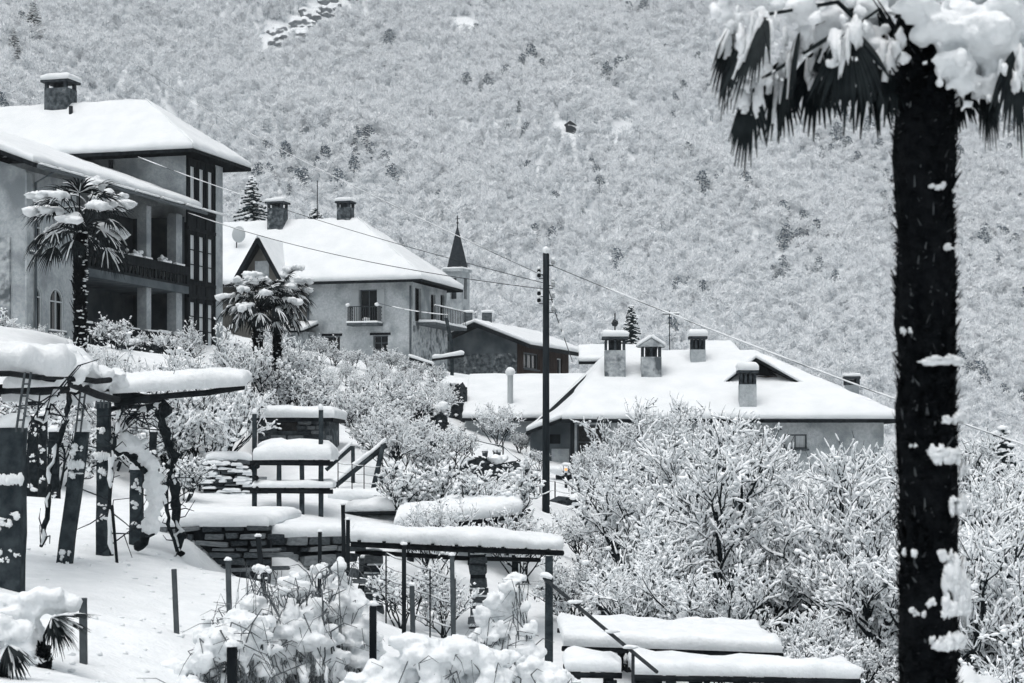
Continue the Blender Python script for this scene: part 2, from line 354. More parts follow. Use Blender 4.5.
gi, go = N('NodeGroupInput'), N('NodeGroupOutput'); ci = N('GeometryNodeCollectionInfo'); ci.inputs['Collection'].default_value = protos; ci.inputs['Separate Children'].default_value = True; ci.inputs['Reset Children'].default_value = True
ip = N('GeometryNodeInstanceOnPoints'); ip.inputs['Pick Instance'].default_value = True
def attr(nm, ty): a = N('GeometryNodeInputNamedAttribute'); a.data_type = ty; a.inputs['Name'].default_value = nm; return a.outputs[0]
cx = N('ShaderNodeCombineXYZ'); L(attr('turn', 'FLOAT'), cx.inputs[2]); er = N('FunctionNodeEulerToRotation'); L(cx.outputs[0], er.inputs[0])
mp_ = N('GeometryNodeMeshToPoints'); L(gi.outputs[0], mp_.inputs[0]); L(mp_.outputs[0], ip.inputs['Points']); L(ci.outputs[0], ip.inputs['Instance']); L(attr('kind_index', 'INT'), ip.inputs['Instance Index'])
L(er.outputs[0], ip.inputs['Rotation']); L(attr('size', 'FLOAT'), ip.inputs['Scale']); L(ip.outputs[0], go.inputs[0])
md = wood.modifiers.new('scatter', 'NODES'); md.node_group = ng

# air between the village and the mountain
hb = MB().box((-900, -60, -40), (1100, 1600, 720)); hz = hb.build('haze', None)
hm = bpy.data.materials.new('haze'); hm.use_nodes = True; hn = hm.node_tree; hn.nodes.clear()
pv = hn.nodes.new('ShaderNodeVolumePrincipled'); pv.inputs['Density'].default_value = .00022; pv.inputs['Color'].default_value = (.90, .94, .97, 1); pv.inputs['Anisotropy'].default_value = .1
ho = hn.nodes.new('ShaderNodeOutputMaterial'); hn.links.new(pv.outputs[0], ho.inputs['Volume']); hz.data.materials.append(hm); tag(hz, 'thin cold winter haze filling the valley air', 'haze', kind='stuff')
# ---------------------------------------------------------------- buildings
UA = math.atan2(558, 1900)          # the streets of the village run this far off the view axis
def frame(o, ang=UA):
    c, s = math.cos(ang), math.sin(ang); ox, oy = o[0], o[1]
    return lambda x, y, z: (ox+x*c+y*s, oy-x*s+y*c, z)
def wall(mb, axis, k, a0, a1, z0, z1, holes=(), depth=.3, inward=1):
    """a wall in the plane axis=k from a0 to a1; holes (a,b,za,zb); reveals go inwards by depth*inward"""
    A = sorted({a0, a1, *[h[0] for h in holes], *[h[1] for h in holes]}); Z = sorted({z0, z1, *[h[2] for h in holes], *[h[3] for h in holes]})
    pt = (lambda a, z, d=0: (k+d, a, z)) if axis == 'x' else (lambda a, z, d=0: (a, k+d, z))
    for i in range(len(A)-1):
        for j in range(len(Z)-1):
            ca, cz = (A[i]+A[i+1])/2, (Z[j]+Z[j+1])/2
            if any(h[0] < ca < h[1] and h[2] < cz < h[3] for h in holes): continue
            mb.add([pt(A[i], Z[j]), pt(A[i+1], Z[j]), pt(A[i+1], Z[j+1]), pt(A[i], Z[j+1])], [(0, 1, 2, 3)])
    for (a, b, c, d) in [h[:4] for h in holes]:
        q = [(a, c), (b, c), (b, d), (a, d)]
        for i in range(4):
            (p, r), (s, t) = q[i], q[(i+1) % 4]; mb.add([pt(p, r), pt(s, t), pt(s, t, depth*inward), pt(p, r, depth*inward)], [(0, 1, 2, 3)])
def window(fr, axis, k, a, b, c, d, parent, inward=1, depth=.22, nv=1, nh=1, fm='frame_grey', gm='glass_dark', sill=True, bar=.06):
    """glazed window sitting in a hole: frame with bars, panes and a snowy sill"""
    s = inward; dd = depth*s
    def bx(mb, a0, a1, z0, z1, d0, d1):
        lo, hi = min(k+d0*s, k+d1*s), max(k+d0*s, k+d1*s)
        if axis == 'x': mb.box((lo, a0, z0), (hi, a1, z1))
        else: mb.box((a0, lo, z0), (a1, hi, z1))
    m = MB(fr); bx(m, a, a+bar, c, d, depth-.06, depth); bx(m, b-bar, b, c, d, depth-.06, depth); bx(m, a+bar, b-bar, c, c+bar, depth-.06, depth); bx(m, a+bar, b-bar, d-bar, d, depth-.06, depth)
    w = m.build('window', fm, parent)
    ca = [a+bar+(b-a-2*bar)*i/nv for i in range(nv+1)]; cz = [c+bar+(d-c-2*bar)*i/nh for i in range(nh+1)]
    if nv*nh > 1:
        m = MB(fr)
        for x in ca[1:-1]: bx(m, x-.02, x+.02, c+bar, d-bar, depth-.045, depth-.005)
        for z in cz[1:-1]: bx(m, a+bar, b-bar, z-.018, z+.018, depth-.04, depth-.008)
        m.build('glazing_bar', fm, w)
    for i in range(nv):
        for j in range(nh):
            m = MB(fr); bx(m, ca[i], ca[i+1], cz[j], cz[j+1], depth+.002, depth+.012); m.build('pane', gm, w)
    if sill:
        m = MB(fr); bx(m, a-.08, b+.08, c-.07, c-.002, -.08, depth-.07); m.build('sill', 'stone_a', w)
    return w
def roof_part(fr, quads, parent, thick=.16, T=.3, m='wood_dark', inset=.0, step=.45, seed=1, name='roof'):
    mb = MB(fr)
    for q in quads: mb.slab(q, thick)
    r = mb.build(name, m, parent)
    sn = MB(fr)
    for i, q in enumerate(quads):
        q4 = list(q) if len(q) == 4 else [q[0], q[1], q[2], q[2]]
        sn.snow(*q4, T, step=step, seed=seed+i*3, amp=.2, lip=.6, r=T*.7)
    sn.build('roof_snow', 'snow_roof_dim', r, smooth=True); return r
def chimney(fr, x, y, z0, z1, w, d, parent, m='stone_wall', style='slab', T=.25):
    mb = MB(fr)
    if style == 'slab':
        mb.box((x-w/2, y-d/2, z0), (x+w/2, y+d/2, z1-.35)); s = mb.build('chimney', m, parent)
        mb = MB(fr)
        for i in (-1, 1):
            for j in (-1, 1): mb.box((x+i*w*.42-.07, y+j*d*.42-.07, z1-.35), (x+i*w*.42+.07, y+j*d*.42+.07, z1-.09))
        mb.box((x-w*.2, y-d*.2, z1-.35), (x+w*.2, y+d*.2, z1-.12)); mb.build('flue_post', 'stone_b', s)
    else:
        mb.box((x-w/2, y-d/2, z0), (x+w/2, y+d/2, z1-.55)); s = mb.build('chimney', m, parent)
        mb = MB(fr); n = 4 if style == 'slots' else 3
        for i in range(n):
            xx = x-w/2+.06+(w-.12)*i/(n-1)
            for j in (-1, 1): mb.box((xx-.05, y+j*(d/2-.06)-.05, z1-.55), (xx+.05, y+j*(d/2-.06)+.05, z1-.12))
        mb.box((x-w*.3, y-.05, z1-.55), (x+w*.3, y+.05, z1-.13)); mb.build('flue_slots', 'stone_b', s)
    mb = MB(fr)
    if style == 'gable':
        mb.add([(x-w*.68, y-d*.62, z1-.14), (x+w*.68, y-d*.62, z1-.14), (x, y-d*.62, z1+.2), (x-w*.68, y+d*.62, z1-.14), (x+w*.68, y+d*.62, z1-.14), (x, y+d*.62, z1+.2)], [(0,1,2),(5,4,3),(0,2,5,3),(1,4,5,2),(0,3,4,1)])
        cp = mb.build('cap', 'stone_pale', s); mb = MB(fr)
        mb.snow((x-w*.72, y-d*.66, z1-.13), (x, y-d*.66, z1+.22), (x, y+d*.66, z1+.22), (x-w*.72, y+d*.66, z1-.13), T*.6, .2, seed=3)
        mb.snow((x, y-d*.66, z1+.22), (x+w*.72, y-d*.66, z1-.13), (x+w*.72, y+d*.66, z1-.13), (x, y+d*.66, z1+.22), T*.6, .2, seed=4)
    else:
        mb.box((x-w*.62, y-d*.62, z1-.1), (x+w*.62, y+d*.62, z1)); cp = mb.build('cap', 'stone_b', s); mb = MB(fr)
        mb.snow((x-w*.65, y-d*.65, z1), (x+w*.65, y-d*.65, z1), (x+w*.65, y+d*.65, z1), (x-w*.65, y+d*.65, z1), T, .2, seed=int(x*7) % 50, r=T*.8)
    mb.build('cap_snow', 'snow_roof_dim', cp, smooth=True); return s
def railing(fr, p, q, h, parent, gap=.14, m='iron', r=.015, name='railing'):
    p, q = Vector(p), Vector(q); n = max(2, int((q-p).length/gap)); mb = MB(fr)
    for i in range(n+1): a = p+(q-p)*i/n; mb.box((a.x-r, a.y-r, a.z), (a.x+r, a.y+r, a.z+h))
    mb.beam(p+Vector((0, 0, h+.02)), q+Vector((0, 0, h+.02)), .05, .04); return mb.build(name, m, parent)

# --- the tall house on the left
c0 = P(186, 450, 80); fr = frame(c0); Z0 = 2.6
H1 = thing('village_house', 'tall grey plaster house at left with timber stair windows, loggia balconies and big chimney', 'house', fr(0, 0, 3.6))
a0 = -12.8
def arch(fr, mb, k, a, b, zs, zt, n=8, depth=.3):
    """fills the corners of a rectangular hole so that it ends in an arch; zs = springing"""
    r = (b-a)/2; cxx = (a+b)/2; rz_ = zt-zs
    arc = [(cxx-r*math.cos(math.pi*i/n), zs+rz_*math.sin(math.pi*i/n)) for i in range(n+1)]
    for i in range(n):
        (p, z1), (q, z2) = arc[i], arc[i+1]; mb.add([(k, p, z1), (k, q, z2), (k, q, zt), (k, p, zt)], [(0, 1, 2, 3)])
        mb.add([(k, p, z1), (k, q, z2), (k-depth, q, z2), (k-depth, p, z1)], [(0, 1, 2, 3)])
arches = [(-12.55, -11.7, 4.25, 5.95), (-11.15, -10.15, 4.35, 5.95), (-12.55, -11.7, 7.1, 8.45)]
mb = MB(fr)
wall(mb, 'x', 0, a0, -9.2, Z0, 9.98, arches, .3, -1)
for (a, b, c, d) in arches: arch(fr, mb, 0, a, b, d-(b-a)*.5, d)
wall(mb, 'y', a0, -9, 0, Z0, 9.98); wall(mb, 'y', -9.2, -2.4, 0, Z0, 9.9)
mb.add([(0, a0, 9.98), (-9, a0, 9.98), (-9, a0, 13.15)], [(0, 1, 2)])
mb.build('wall', 'plaster', H1)
mb = MB(fr); mb.box((-.02, a0-.02, Z0), (.05, a0+.55, 9.9)); mb.build('corner_pilaster', 'plaster_pale', H1)
mb = MB(fr); mb.box((-9, a0-.09, Z0), (-.6, a0-.002, 7.6)); mb.build('rubble_facing', 'stone_pale', H1)
for (a, b, c, d) in arches:
    m = MB(fr); n = 10; r = (b-a)/2-.04; zs = d-(b-a)*.5; pts_ = [(-.05, a+.04, c)]+[(-.05, (a+b)/2-r*math.cos(math.pi*i/n), zs+r*math.sin(math.pi*i/n)) for i in range(n+1)]+[(-.05, b-.04, c)]
    for i in range(len(pts_)-1): m.beam(pts_[i], pts_[i+1], .07, .07)
    m.beam((-.05, a, zs), (-.05, b, zs), .06, .05); m.beam((-.05, (a+b)/2, c), (-.05, (a+b)/2, d-.1), .05, .05); w = m.build('arched_window', 'frame_pale', H1)
    m = MB(fr); m.box((-.16, a, c), (-.14, b, d)); m.build('pane', 'glass_dark', w)
    m = MB(fr); m.box((-.15, a-.1, c-.1), (.1, b+.1, c-.003)); sl_ = m.build('sill', 'stone_a', w)
    m = MB(fr); m.snow((-.12, a-.08, c-.003), (.1, a-.08, c-.003), (.1, b+.08, c-.003), (-.12, b+.08, c-.003), .07, .2); m.build('sill_snow', 'snow', w, smooth=True)
# loggia with two balconies
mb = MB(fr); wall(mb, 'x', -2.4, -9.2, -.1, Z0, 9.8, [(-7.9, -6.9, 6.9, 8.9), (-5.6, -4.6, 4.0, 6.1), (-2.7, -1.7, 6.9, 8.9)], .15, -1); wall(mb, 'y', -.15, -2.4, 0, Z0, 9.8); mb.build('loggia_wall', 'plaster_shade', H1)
for q in [(-7.9, -6.9, 6.9, 8.9), (-5.6, -4.6, 4.0, 6.1), (-2.7, -1.7, 6.9, 8.9)]: window(fr, 'x', -2.4, *q, H1, -1, .12, 2, 2, 'wood_dark', 'glass_dark', False)
for z in (3.95, 6.85):
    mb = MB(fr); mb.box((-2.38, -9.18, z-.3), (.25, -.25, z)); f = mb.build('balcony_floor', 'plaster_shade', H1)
    mb = MB(fr); mb.box((.16, -9.1, z+.45), (.27, -.3, z+.82)); mb.box((.17, -9.1, z+.002), (.25, -.3, z+.1)); f2 = mb.build('parapet', 'wood_dark', H1)
    for i in range(28):
        y = -9.05+i*.322; mb = MB(fr); mb.box((.18, y, z+.1), (.22, y+.20, z+.45)); mb.build('baluster_board', 'wood_dark', f2)
    mb = MB(fr)
    for i in range(7):
        y = -9+i*1.25+R.uniform(-.2, .2); mb.snow((.14, y, z+.82), (.3, y, z+.82), (.3, y+R.uniform(.5, 1.1), z+.82), (.14, y+.9, z+.82), .06+R.random()*.06, .2, seed=i)
    mb.build('rail_snow', 'snow', f2, smooth=True)['kind'] = 'stuff'
for y0, y1, m_ in ((-3.6, -3.2, 'plaster'), (-.95, -.4, 'plaster')):
    mb = MB(fr); mb.box((-.4, y0, Z0), (.02, y1, 9.85)); mb.build('column', m_, H1)
for y in (-8.2, -4.7, -2.1):                         # dry flowers standing in the balcony boxes
    mb = MB(fr); mb.box((-.05, y-.4, 6.86), (.14, y+.4, 7.1)); fb = mb.build('flower_box', 'wood_dark', H1)
    mb = MB(fr)
    for i in range(16): mb.blob((R.uniform(-.1, .2), y+R.uniform(-.4, .4), 7.7+R.uniform(0, .22)), R.uniform(.04, .09), .3, i)
    for i in range(16): mb.tube([(R.uniform(-.03, .1), y+R.uniform(-.35, .35), 7.08), (R.uniform(-.1, .2), y+R.uniform(-.4, .4), 7.78)], .012, 3)
    mb.build('dry_flowers', 'snow', fb, smooth=True)
# timber stair window wall and upper volume
mb = MB(fr); hol = []
for (za, zb) in ((10.35, 12.05), (7.2, 9.15), (4.45, 6.3)):
    for i in range(3): hol.append((.28+i*.86, .80+i*.86, za, zb))
wall(mb, 'x', .04, 0.0, 2.8, 4.25, 12.35, hol, .16, -1); mb.box((-.1, .01, 4.25), (.035, .05, 12.3)); st = mb.build('timber_wall', 'wood_dark', H1)
for q in hol: window(fr, 'x', .04, *q, H1, -1, .05, 1, 3 if q[2] < 10 else 1, 'wood_dark', 'pane_pale', False, .04)
mb = MB(fr)
for i in range(4): mb.box((.042, .06+i*.86, 4.3), (.075, .17+i*.86, 12.3))
for z in (4.3, 6.45, 7.0, 9.3, 10.1): mb.box((.043, .06, z), (.10, 2.75, z+.14))
mb.build('timber_batten', 'wood_dark', st)
mb = MB(fr); wall(mb, 'x', .03, 2.8, 3.55, Z0, 12.4); wall(mb, 'x', 0.02, 0, 2.8, Z0, 4.25); wall(mb, 'y', 0, -11, 0, 9.6, 12.4); wall(mb, 'y', 3.55, -11, .03, Z0, 12.4)
mb.build('upper_wall', 'plaster', H1)
mb = MB(fr); mb.box((-3.55, -.14, 10.5), (-3.4, -.01, 12.35)); mb.build('drain_pipe', 'iron', H1)
roof_part(fr, [[(.75, a0-.75, 10.12), (.75, -.02, 10.12), (-7.2, -.02, 13.05), (-7.2, a0-.75, 13.05)], [(-7.22, a0-.75, 13.05), (-7.22, -.02, 13.05), (-12, -.02, 11.2), (-12, a0-.75, 11.2)]], H1, .16, .30, step=.5, seed=3)
mb = MB(fr); mb.tube([(.86, a0-.6, 10.0), (.86, .2, 9.96)], .075, 6); gt = mb.build('gutter', 'frame_grey', H1)
mb = MB(fr)
y = a0-.5
while y < 0:
    l = R.uniform(.7, 2.2); mb.snow((.80, y, 10.05), (.96, y, 10.05), (.96, y+l, 10.05), (.80, y+l, 10.05), .09, .3, seed=int(y*9)); y += l+R.uniform(.05, .5)
mb.build('gutter_snow', 'snow', gt, smooth=True)
e = 12.52
roof_part(fr, [[(-11.5, -1, e), (.8, -1, e), (-2.9, 1.95, 15.05), (-11.5, 1.95, 15.05)], [(.8, -.98, e), (.8, 4.85, e), (-2.9, 1.95, 15.05)], [(.8, 4.86, e), (-11.5, 4.86, e), (-11.5, 1.96, 15.05), (-2.9, 1.96, 15.05)]], H1, .14, .28, step=.5, seed=11)
chimney(fr, -7.0, 1.9, 14.6, 16.25, 1.1, .9, H1, 'stone_wall', 'slab', .3)
mb = MB(fr); mb.tube([(-6.1, 1.2, 14.5), (-6.1, 1.2, 15.0)], .09, 8); mb.build('vent_pipe', 'iron', H1)
mb = MB(fr); mb.tube([(.85, -12.3, 9.95), (.12, -12.3, 9.6), (.12, -12.3, 4)], .05, 6); mb.build('downpipe', 'plaster_shade', H1)

# --- the second house with hipped roof, gable and small balcony
c2 = P(413, 450, 104); fr = frame(c2); Z0 = 2.6
H2 = thing('village_house', 'pale stained plaster house with hipped snow roof, front gable and small iron balcony', 'house', fr(-3, 0, 4.8))
mb = MB(fr); hol = [(-5.2, -4.28, 5.15, 6.3), (-2.33, -1.46, 5.15, 6.3), (-3.12, -2.1, 7.0, 8.85)]
wall(mb, 'y', 0, -6.2, 0, Z0, 9.2, hol, .28, 1); mb.build('wall', 'plaster_pale', H2)
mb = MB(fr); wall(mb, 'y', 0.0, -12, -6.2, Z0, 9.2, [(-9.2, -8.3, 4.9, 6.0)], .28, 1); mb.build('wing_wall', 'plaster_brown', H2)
window(fr, 'y', 0, *hol[0], H2, 1, .2, 2, 3, 'frame_grey'); window(fr, 'y', 0, *hol[1], H2, 1, .2, 2, 3, 'frame_grey'); window(fr, 'y', 0, *hol[2], H2, 1, .2, 2, 2, 'frame_grey', sill=False)
window(fr, 'y', 0, -9.2, -8.3, 4.9, 6.0, H2, 1, .2, 2, 2, 'frame_grey')
for a in (-5.35, -2.5):
    mb = MB(fr); mb.box((a, -.05, 6.32), (a+1.2, .1, 6.45)); mb.build('lintel', 'wood_dark', H2)
for a, b in ((-3.58, -3.16), (-2.06, -1.64)):
    mb = MB(fr); mb.box((a, -.06, 7.02), (b, -.012, 8.85)); sh = mb.build('shutter', 'frame_pale', H2)
    for i in range(9): mb = MB(fr); mb.box((a+.04, -.075, 7.1+i*.19), (b-.04, -.062, 7.22+i*.19)); mb.build('shutter_slat', 'frame_pale', sh)
mb = MB(fr); mb.box((-3.55, -.85, 6.82), (-1.75, -.01, 6.96)); bf = mb.build('balcony_slab', 'stone_a', H2)
mb = MB(fr); mb.snow((-3.57, -.88, 6.96), (-1.73, -.88, 6.96), (-1.73, -.1, 6.96), (-3.57, -.1, 6.96), .11, .3, seed=5); mb.build('balcony_snow', 'snow', bf, smooth=True)
r1 = railing(fr, (-3.5, -.8, 6.96), (-1.8, -.8, 6.96), .88, bf, .13); railing(fr, (-3.5, -.8, 6.96), (-3.5, -.05, 6.96), .88, bf); railing(fr, (-1.8, -.8, 6.96), (-1.8, -.05, 6.96), .88, bf)
mb = MB(fr)
for x in (-3.5, -1.8): mb = MB(fr).blob((x, -.8, 7.95), (.13, .13, .1), .15, 3); mb.build('snow_cap', 'snow', bf, smooth=True)
mb = MB(fr).blob((-2.5, -.6, 7.15), (.2, .15, .12), .2, 5); mb.build('snowy_pot', 'snow', bf, smooth=True)
mb = MB(fr); mb.tube([(-6.15, -.1, 9.0), (-6.15, -.1, 3)], .06, 6); mb.tube([(-.12, -.1, 9.0), (-.12, -.1, 3)], .06, 6); mb.build('downpipe', 'plaster_shade', H2)
# right flank: loggia above, rubble wall below
mb = MB(fr); wall(mb, 'x', 0, 0, 6.0, Z0, 7.05); mb.build('flank_wall', 'stone_pale', H2)
mb = MB(fr); hol = [(.5, 1.5, 7.1, 8.95), (3.2, 4.0, 7.3, 8.8), (4.9, 5.6, 7.1, 8.9)]; wall(mb, 'x', -.05, 0.02, 6.0, 7.05, 9.2, hol, .3, -1); mb.build('flank_upper_wall', 'plaster_pale', H2)
for q in hol: window(fr, 'x', -.05, *q, H2, -1, .2, 1, 2, 'wood_dark', sill=False)
mb = MB(fr); mb.box((-.02, .6, 6.88), (1.1, 6.2, 7.02)); bf = mb.build('side_balcony', 'stone_a', H2)
mb = MB(fr); mb.snow((.1, .6, 7.02), (1.12, .6, 7.02), (1.12, 6.2, 7.02), (.1, 6.2, 7.02), .16, .4, seed=8); mb.build('balcony_snow', 'snow', bf, smooth=True)
railing(fr, (1.05, .7, 7.02), (1.05, 6.1, 7.02), .9, bf, .3)
mb = MB(fr); mb.snow((.98, .7, 7.94), (1.12, .7, 7.94), (1.12, 6.1, 7.94), (.98, 6.1, 7.94), .08, .3, seed=9); mb.build('rail_snow', 'snow', bf, smooth=True)
e = 9.28
roof_part(fr, [[(-13, -.75, e), (.75, -.75, e), (-4.7, 3.6, 13.05), (-13, 3.6, 13.05)], [(.75, -.74, e), (.75, 6.6, e), (-4.7, 3.6, 13.05)], [(.75, 6.62, e), (-13, 6.62, e), (-13, 3.62, 13.05), (-4.7, 3.62, 13.05)]], H2, .14, .33, seed=21)
gx0, gx1, gxm, gzb, gzt = -10.05, -7.15, -8.55, 9.25, 11.75
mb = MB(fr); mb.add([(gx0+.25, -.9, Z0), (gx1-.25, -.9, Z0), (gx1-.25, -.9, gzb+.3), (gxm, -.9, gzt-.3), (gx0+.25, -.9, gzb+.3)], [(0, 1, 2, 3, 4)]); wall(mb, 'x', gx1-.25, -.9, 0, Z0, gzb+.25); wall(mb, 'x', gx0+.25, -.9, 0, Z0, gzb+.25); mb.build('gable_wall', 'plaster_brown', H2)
mb = MB(fr); mb.box((gxm-.42, -.94, 9.55), (gxm+.42, -.905, 10.5)); mb.build('gable_panel', 'plaster_pale', H2)
roof_part(fr, [[(gx0, -1.5, gzb), (gxm, -1.5, gzt), (gxm, 2.7, gzt), (gx0, 2.7, gzb)], [(gxm, -1.5, gzt), (gx1, -1.5, gzb), (gx1, 2.7, gzb), (gxm, 2.7, gzt)]], H2, .16, .22, seed=31, step=.4, name='gable_roof')
mb = MB(fr); mb.beam((gx0-.05, -1.53, gzb-.1), (gxm, -1.53, gzt-.1), .06, .22); mb.beam((gxm, -1.53, gzt-.1), (gx1+.05, -1.53, gzb-.1), .06, .22); mb.build('verge_board', 'wood_dark', H2)
chimney(fr, -9.4, 3.2, 11.8, 14.3, .95, .8, H2, 'stone_wall', 'slab', .22); chimney(fr, -5.4, 3.7, 12.5, 14.25, .8, .7, H2, 'stone_wall', 'slab', .22)
mb = MB(fr); mb.tube([(-7.3, 4.1, 13.0), (-7.3, 4.1, 15.6)], .03, 5); mb.build('aerial', 'iron', H2)
mb = MB(fr); mb.tube([(-11.2, 1.5, 11.1), (-11.2, 1.5, 12.5)], .035, 5); da = mb.build('dish_mast', 'iron', H2)
mb = MB(fr); mb.blob((-11.0, 1.35, 12.3), (.42, .1, .48), .02, 1); mb.build('satellite_dish', 'frame_pale', da, smooth=True)
# small outhouse of rubble leaning on the left of the front
fo = thing('stone_outhouse', 'small pale rubble outhouse with snowy shed roof in front of the second house', 'outhouse', fr(-6.6, -1.2, 4.8))
mb = MB(fr); mb.box((-8.2, -2.0, 3.0), (-5.7, -.1, 6.5)); mb.build('wall', 'stone_pale', fo)
mb = MB(fr); mb.box((-7.2, -2.02, 3.2), (-6.6, -1.98, 5.0)); mb.build('door', 'wood_dark', fo)
roof_part(fr, [[(-8.4, -2.3, 6.5), (-5.5, -2.3, 6.5), (-5.5, -.15, 7.0), (-8.4, -.15, 7.0)]], fo, .1, .2, seed=6)

# --- bell tower far behind
ct = P(457.5, 450, 235); fr = frame(ct, UA+.15)
BT = thing('bell_tower', 'slim pale bell tower with dark pointed spire rising behind the village roofs', 'bell tower', fr(0, 0, 10))
hw = 1.12
mb = MB(fr)
for k, ax in ((-hw, 'y'), (hw, 'y')): wall(mb, ax, k, -hw, hw, 4, 22.0, [(-.42, .42, 18.6, 21.2)], .35, 1 if k < 0 else -1)
for k in (-hw, hw): wall(mb, 'x', k, -hw, hw, 4, 22.0, [(-.42, .42, 18.6, 21.2)], .35, 1 if k < 0 else -1)
mb.build('tower_wall', 'plaster', BT)
mb = MB(fr); mb.box((-hw+.4, -hw+.4, 18.5), (hw-.4, hw-.4, 21.3)); mb.build('bell_chamber', 'slate', BT)
mb = MB(fr); mb.box((-hw-.25, -hw-.25, 22.0), (hw+.25, hw+.25, 22.3)); cn = mb.build('cornice', 'plaster_pale', BT)
mb = MB(fr); mb.snow((-hw-.28, -hw-.28, 22.3), (hw+.28, -hw-.28, 22.3), (hw+.28, hw+.28, 22.3), (-hw-.28, hw+.28, 22.3), .22, .5); mb.build('cornice_snow', 'snow', cn, smooth=True)
mb = MB(fr); q = hw-.12
mb.add([(-q, -q, 22.3), (q, -q, 22.3), (q, q, 22.3), (-q, q, 22.3), (0, 0, 27.9)], [(0, 1, 4), (1, 2, 4), (2, 3, 4), (3, 0, 4)]); sp_ = mb.build('spire', 'slate', BT)
mb = MB(fr); mb.tube([(0, 0, 27.6), (0, 0, 29.0)], .07, 5); mb.blob((0, 0, 28.1), .16, .05, 1); mb.beam((-.3, 0, 28.6), (.3, 0, 28.6), .08, .08); mb.build('cross', 'iron', sp_)

# --- timber and stone barn
KB = 1.24; cb = P(517, 450, 93*KB); fb_ = frame(cb, UA+.04); fr = lambda x, y, z: fb_(x*KB, y*KB, z*KB)
BN = thing('barn', 'low barn with dark stone gable front and brown timber side behind white roof', 'barn', fr(-1.5, 1, 3.6))
mb = MB(fr); mb.add([(-4.3, 0, 2.4), (0, 0, 2.4), (0, 0, 4.75), (-4.3, 0, 4.75)], [(0, 1, 2, 3)]); mb.build('stone_gable_wall', 'stone_wall', BN)
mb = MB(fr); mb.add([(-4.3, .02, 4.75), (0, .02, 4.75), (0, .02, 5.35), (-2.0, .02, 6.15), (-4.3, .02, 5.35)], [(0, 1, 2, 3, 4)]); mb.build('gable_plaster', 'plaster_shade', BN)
mb = MB(fr); hol = [(1.0, 3.4, 4.05, 4.85), (6.6, 7.4, 3.9, 4.8)]; wall(mb, 'x', 0, 0, 8.6, 2.4, 5.35, hol, .2, -1); tw = mb.build('timber_side', 'wood_brown', BN)
for i in range(29):
    y = .05+i*.295
    if not any(h[0]-.2 < y < h[1] for h in hol): mb = MB(fr); mb.box((.003, y, 2.42), (.03, y+.26, 5.3)); mb.build('plank', 'wood_brown', tw)
window(fr, 'x', 0, *hol[0], BN, -1, .12, 3, 1, 'frame_grey'); window(fr, 'x', 0, *hol[1], BN, -1, .12, 1, 1, 'frame_pale')
roof_part(fr, [[(-4.8, -.7, 5.12), (-2.0, -.7, 6.25), (-2.0, 9.4, 6.25), (-4.8, 9.4, 5.12)], [(-2.0, -.7, 6.25), (.9, -.7, 5.12), (.9, 9.4, 5.12), (-2.0, 9.4, 6.25)]], BN, .2, .2, seed=41)
for px_, Y_, w_ in ((468, 120, 9), (487, 118, 10)):
    p = P(px_, 325, Y_); q = P(px_, 313, Y_); t = thing('far_chimney', 'small far chimney with snow cap showing over barn ridge, %s one' % ('left' if px_ < 480 else 'right'), 'chimney', p-Vector((0, 0, 3)), 'far chimneys behind the barn')
    w = w_/FPX*Y_; mb = MB().box((p.x-w/2, Y_-.3, p.z-5), (p.x+w/2, Y_+.3, q.z)); mb.build('stack', 'stone_a', t)
    mb = MB().snow((p.x-w*.6, Y_-.35, q.z), (p.x+w*.6, Y_-.35, q.z), (p.x+w*.6, Y_+.35, q.z), (p.x-w*.6, Y_+.35, q.z), .16, .2); mb.build('cap_snow', 'snow', t, smooth=True)

# --- low house on the right with wide white roofs and five chimneys
c4 = P(573, 450, 75); fr = frame(c4, 0.03)
H4 = thing('village_house', 'low house with wide snow roofs and several chimneys behind the orchard trees', 'house', fr(6, 1, -.7))
Z0 = -2.6
mb = MB(fr); hol = [(.15, 1.2, -1.0, 1.0), (8.3, 9.2, .05, .62), (4.2, 5.1, -.6, .5)]
wall(mb, 'y', 0, 0, 12.2, Z0, 1.25, hol, .3, 1); wall(mb, 'x', 12.2, 0, 9, Z0, 1.25); mb.build('wall', 'plaster_pale', H4)
window(fr, 'y', 0, *hol[0], H4, 1, .25, 1, 3, 'frame_grey', sill=False); window(fr, 'y', 0, *hol[1], H4, 1, .2, 2, 1, 'frame_grey', 'pane_pale'); window(fr, 'y', 0, *hol[2], H4, 1, .2, 2, 2)
mb = MB(fr); mb.add([(-1.7, .3, Z0), (0, .3, Z0), (0, .3, 1.3), (-1.7, .3, .75)], [(0, 1, 2, 3)]); wall(mb, 'x', -1.7, .3, 6, Z0, .75); mb.build('annex_wall', 'plaster_shade', H4)
mb = MB(fr); mb.box((-.92, .255, .25), (-.5, .285, .62)); mb.build('hatch', 'wood_dark', H4)
mb = MB(fr); mb.box((-.1, -.55, Z0), (.06, -.4, 1.2)); mb.build('porch_post', 'wood_dark', H4)
mb = MB(fr); mb.box((-.85, .25, -1.2), (-.15, .28, .05)); mb.build('cellar_door', 'plaster', H4)
e = 1.2
roof_part(fr, [[(-.45, -.9, e), (12.7, -.9, e), (7.6, 5.4, 4.0), (1.5, 5.4, 4.0)], [(12.7, -.89, e), (12.7, 9.6, e), (7.6, 5.4, 4.0)]], H4, .14, .27, seed=51, step=.5)
roof_part(fr, [[(-1.85, -.45, .72), (-.3, -.45, 1.3), (1.5, 5.4, 4.05), (-1.85, 5.4, .72)]], H4, .12, .2, seed=55, name='annex_roof', step=.4)
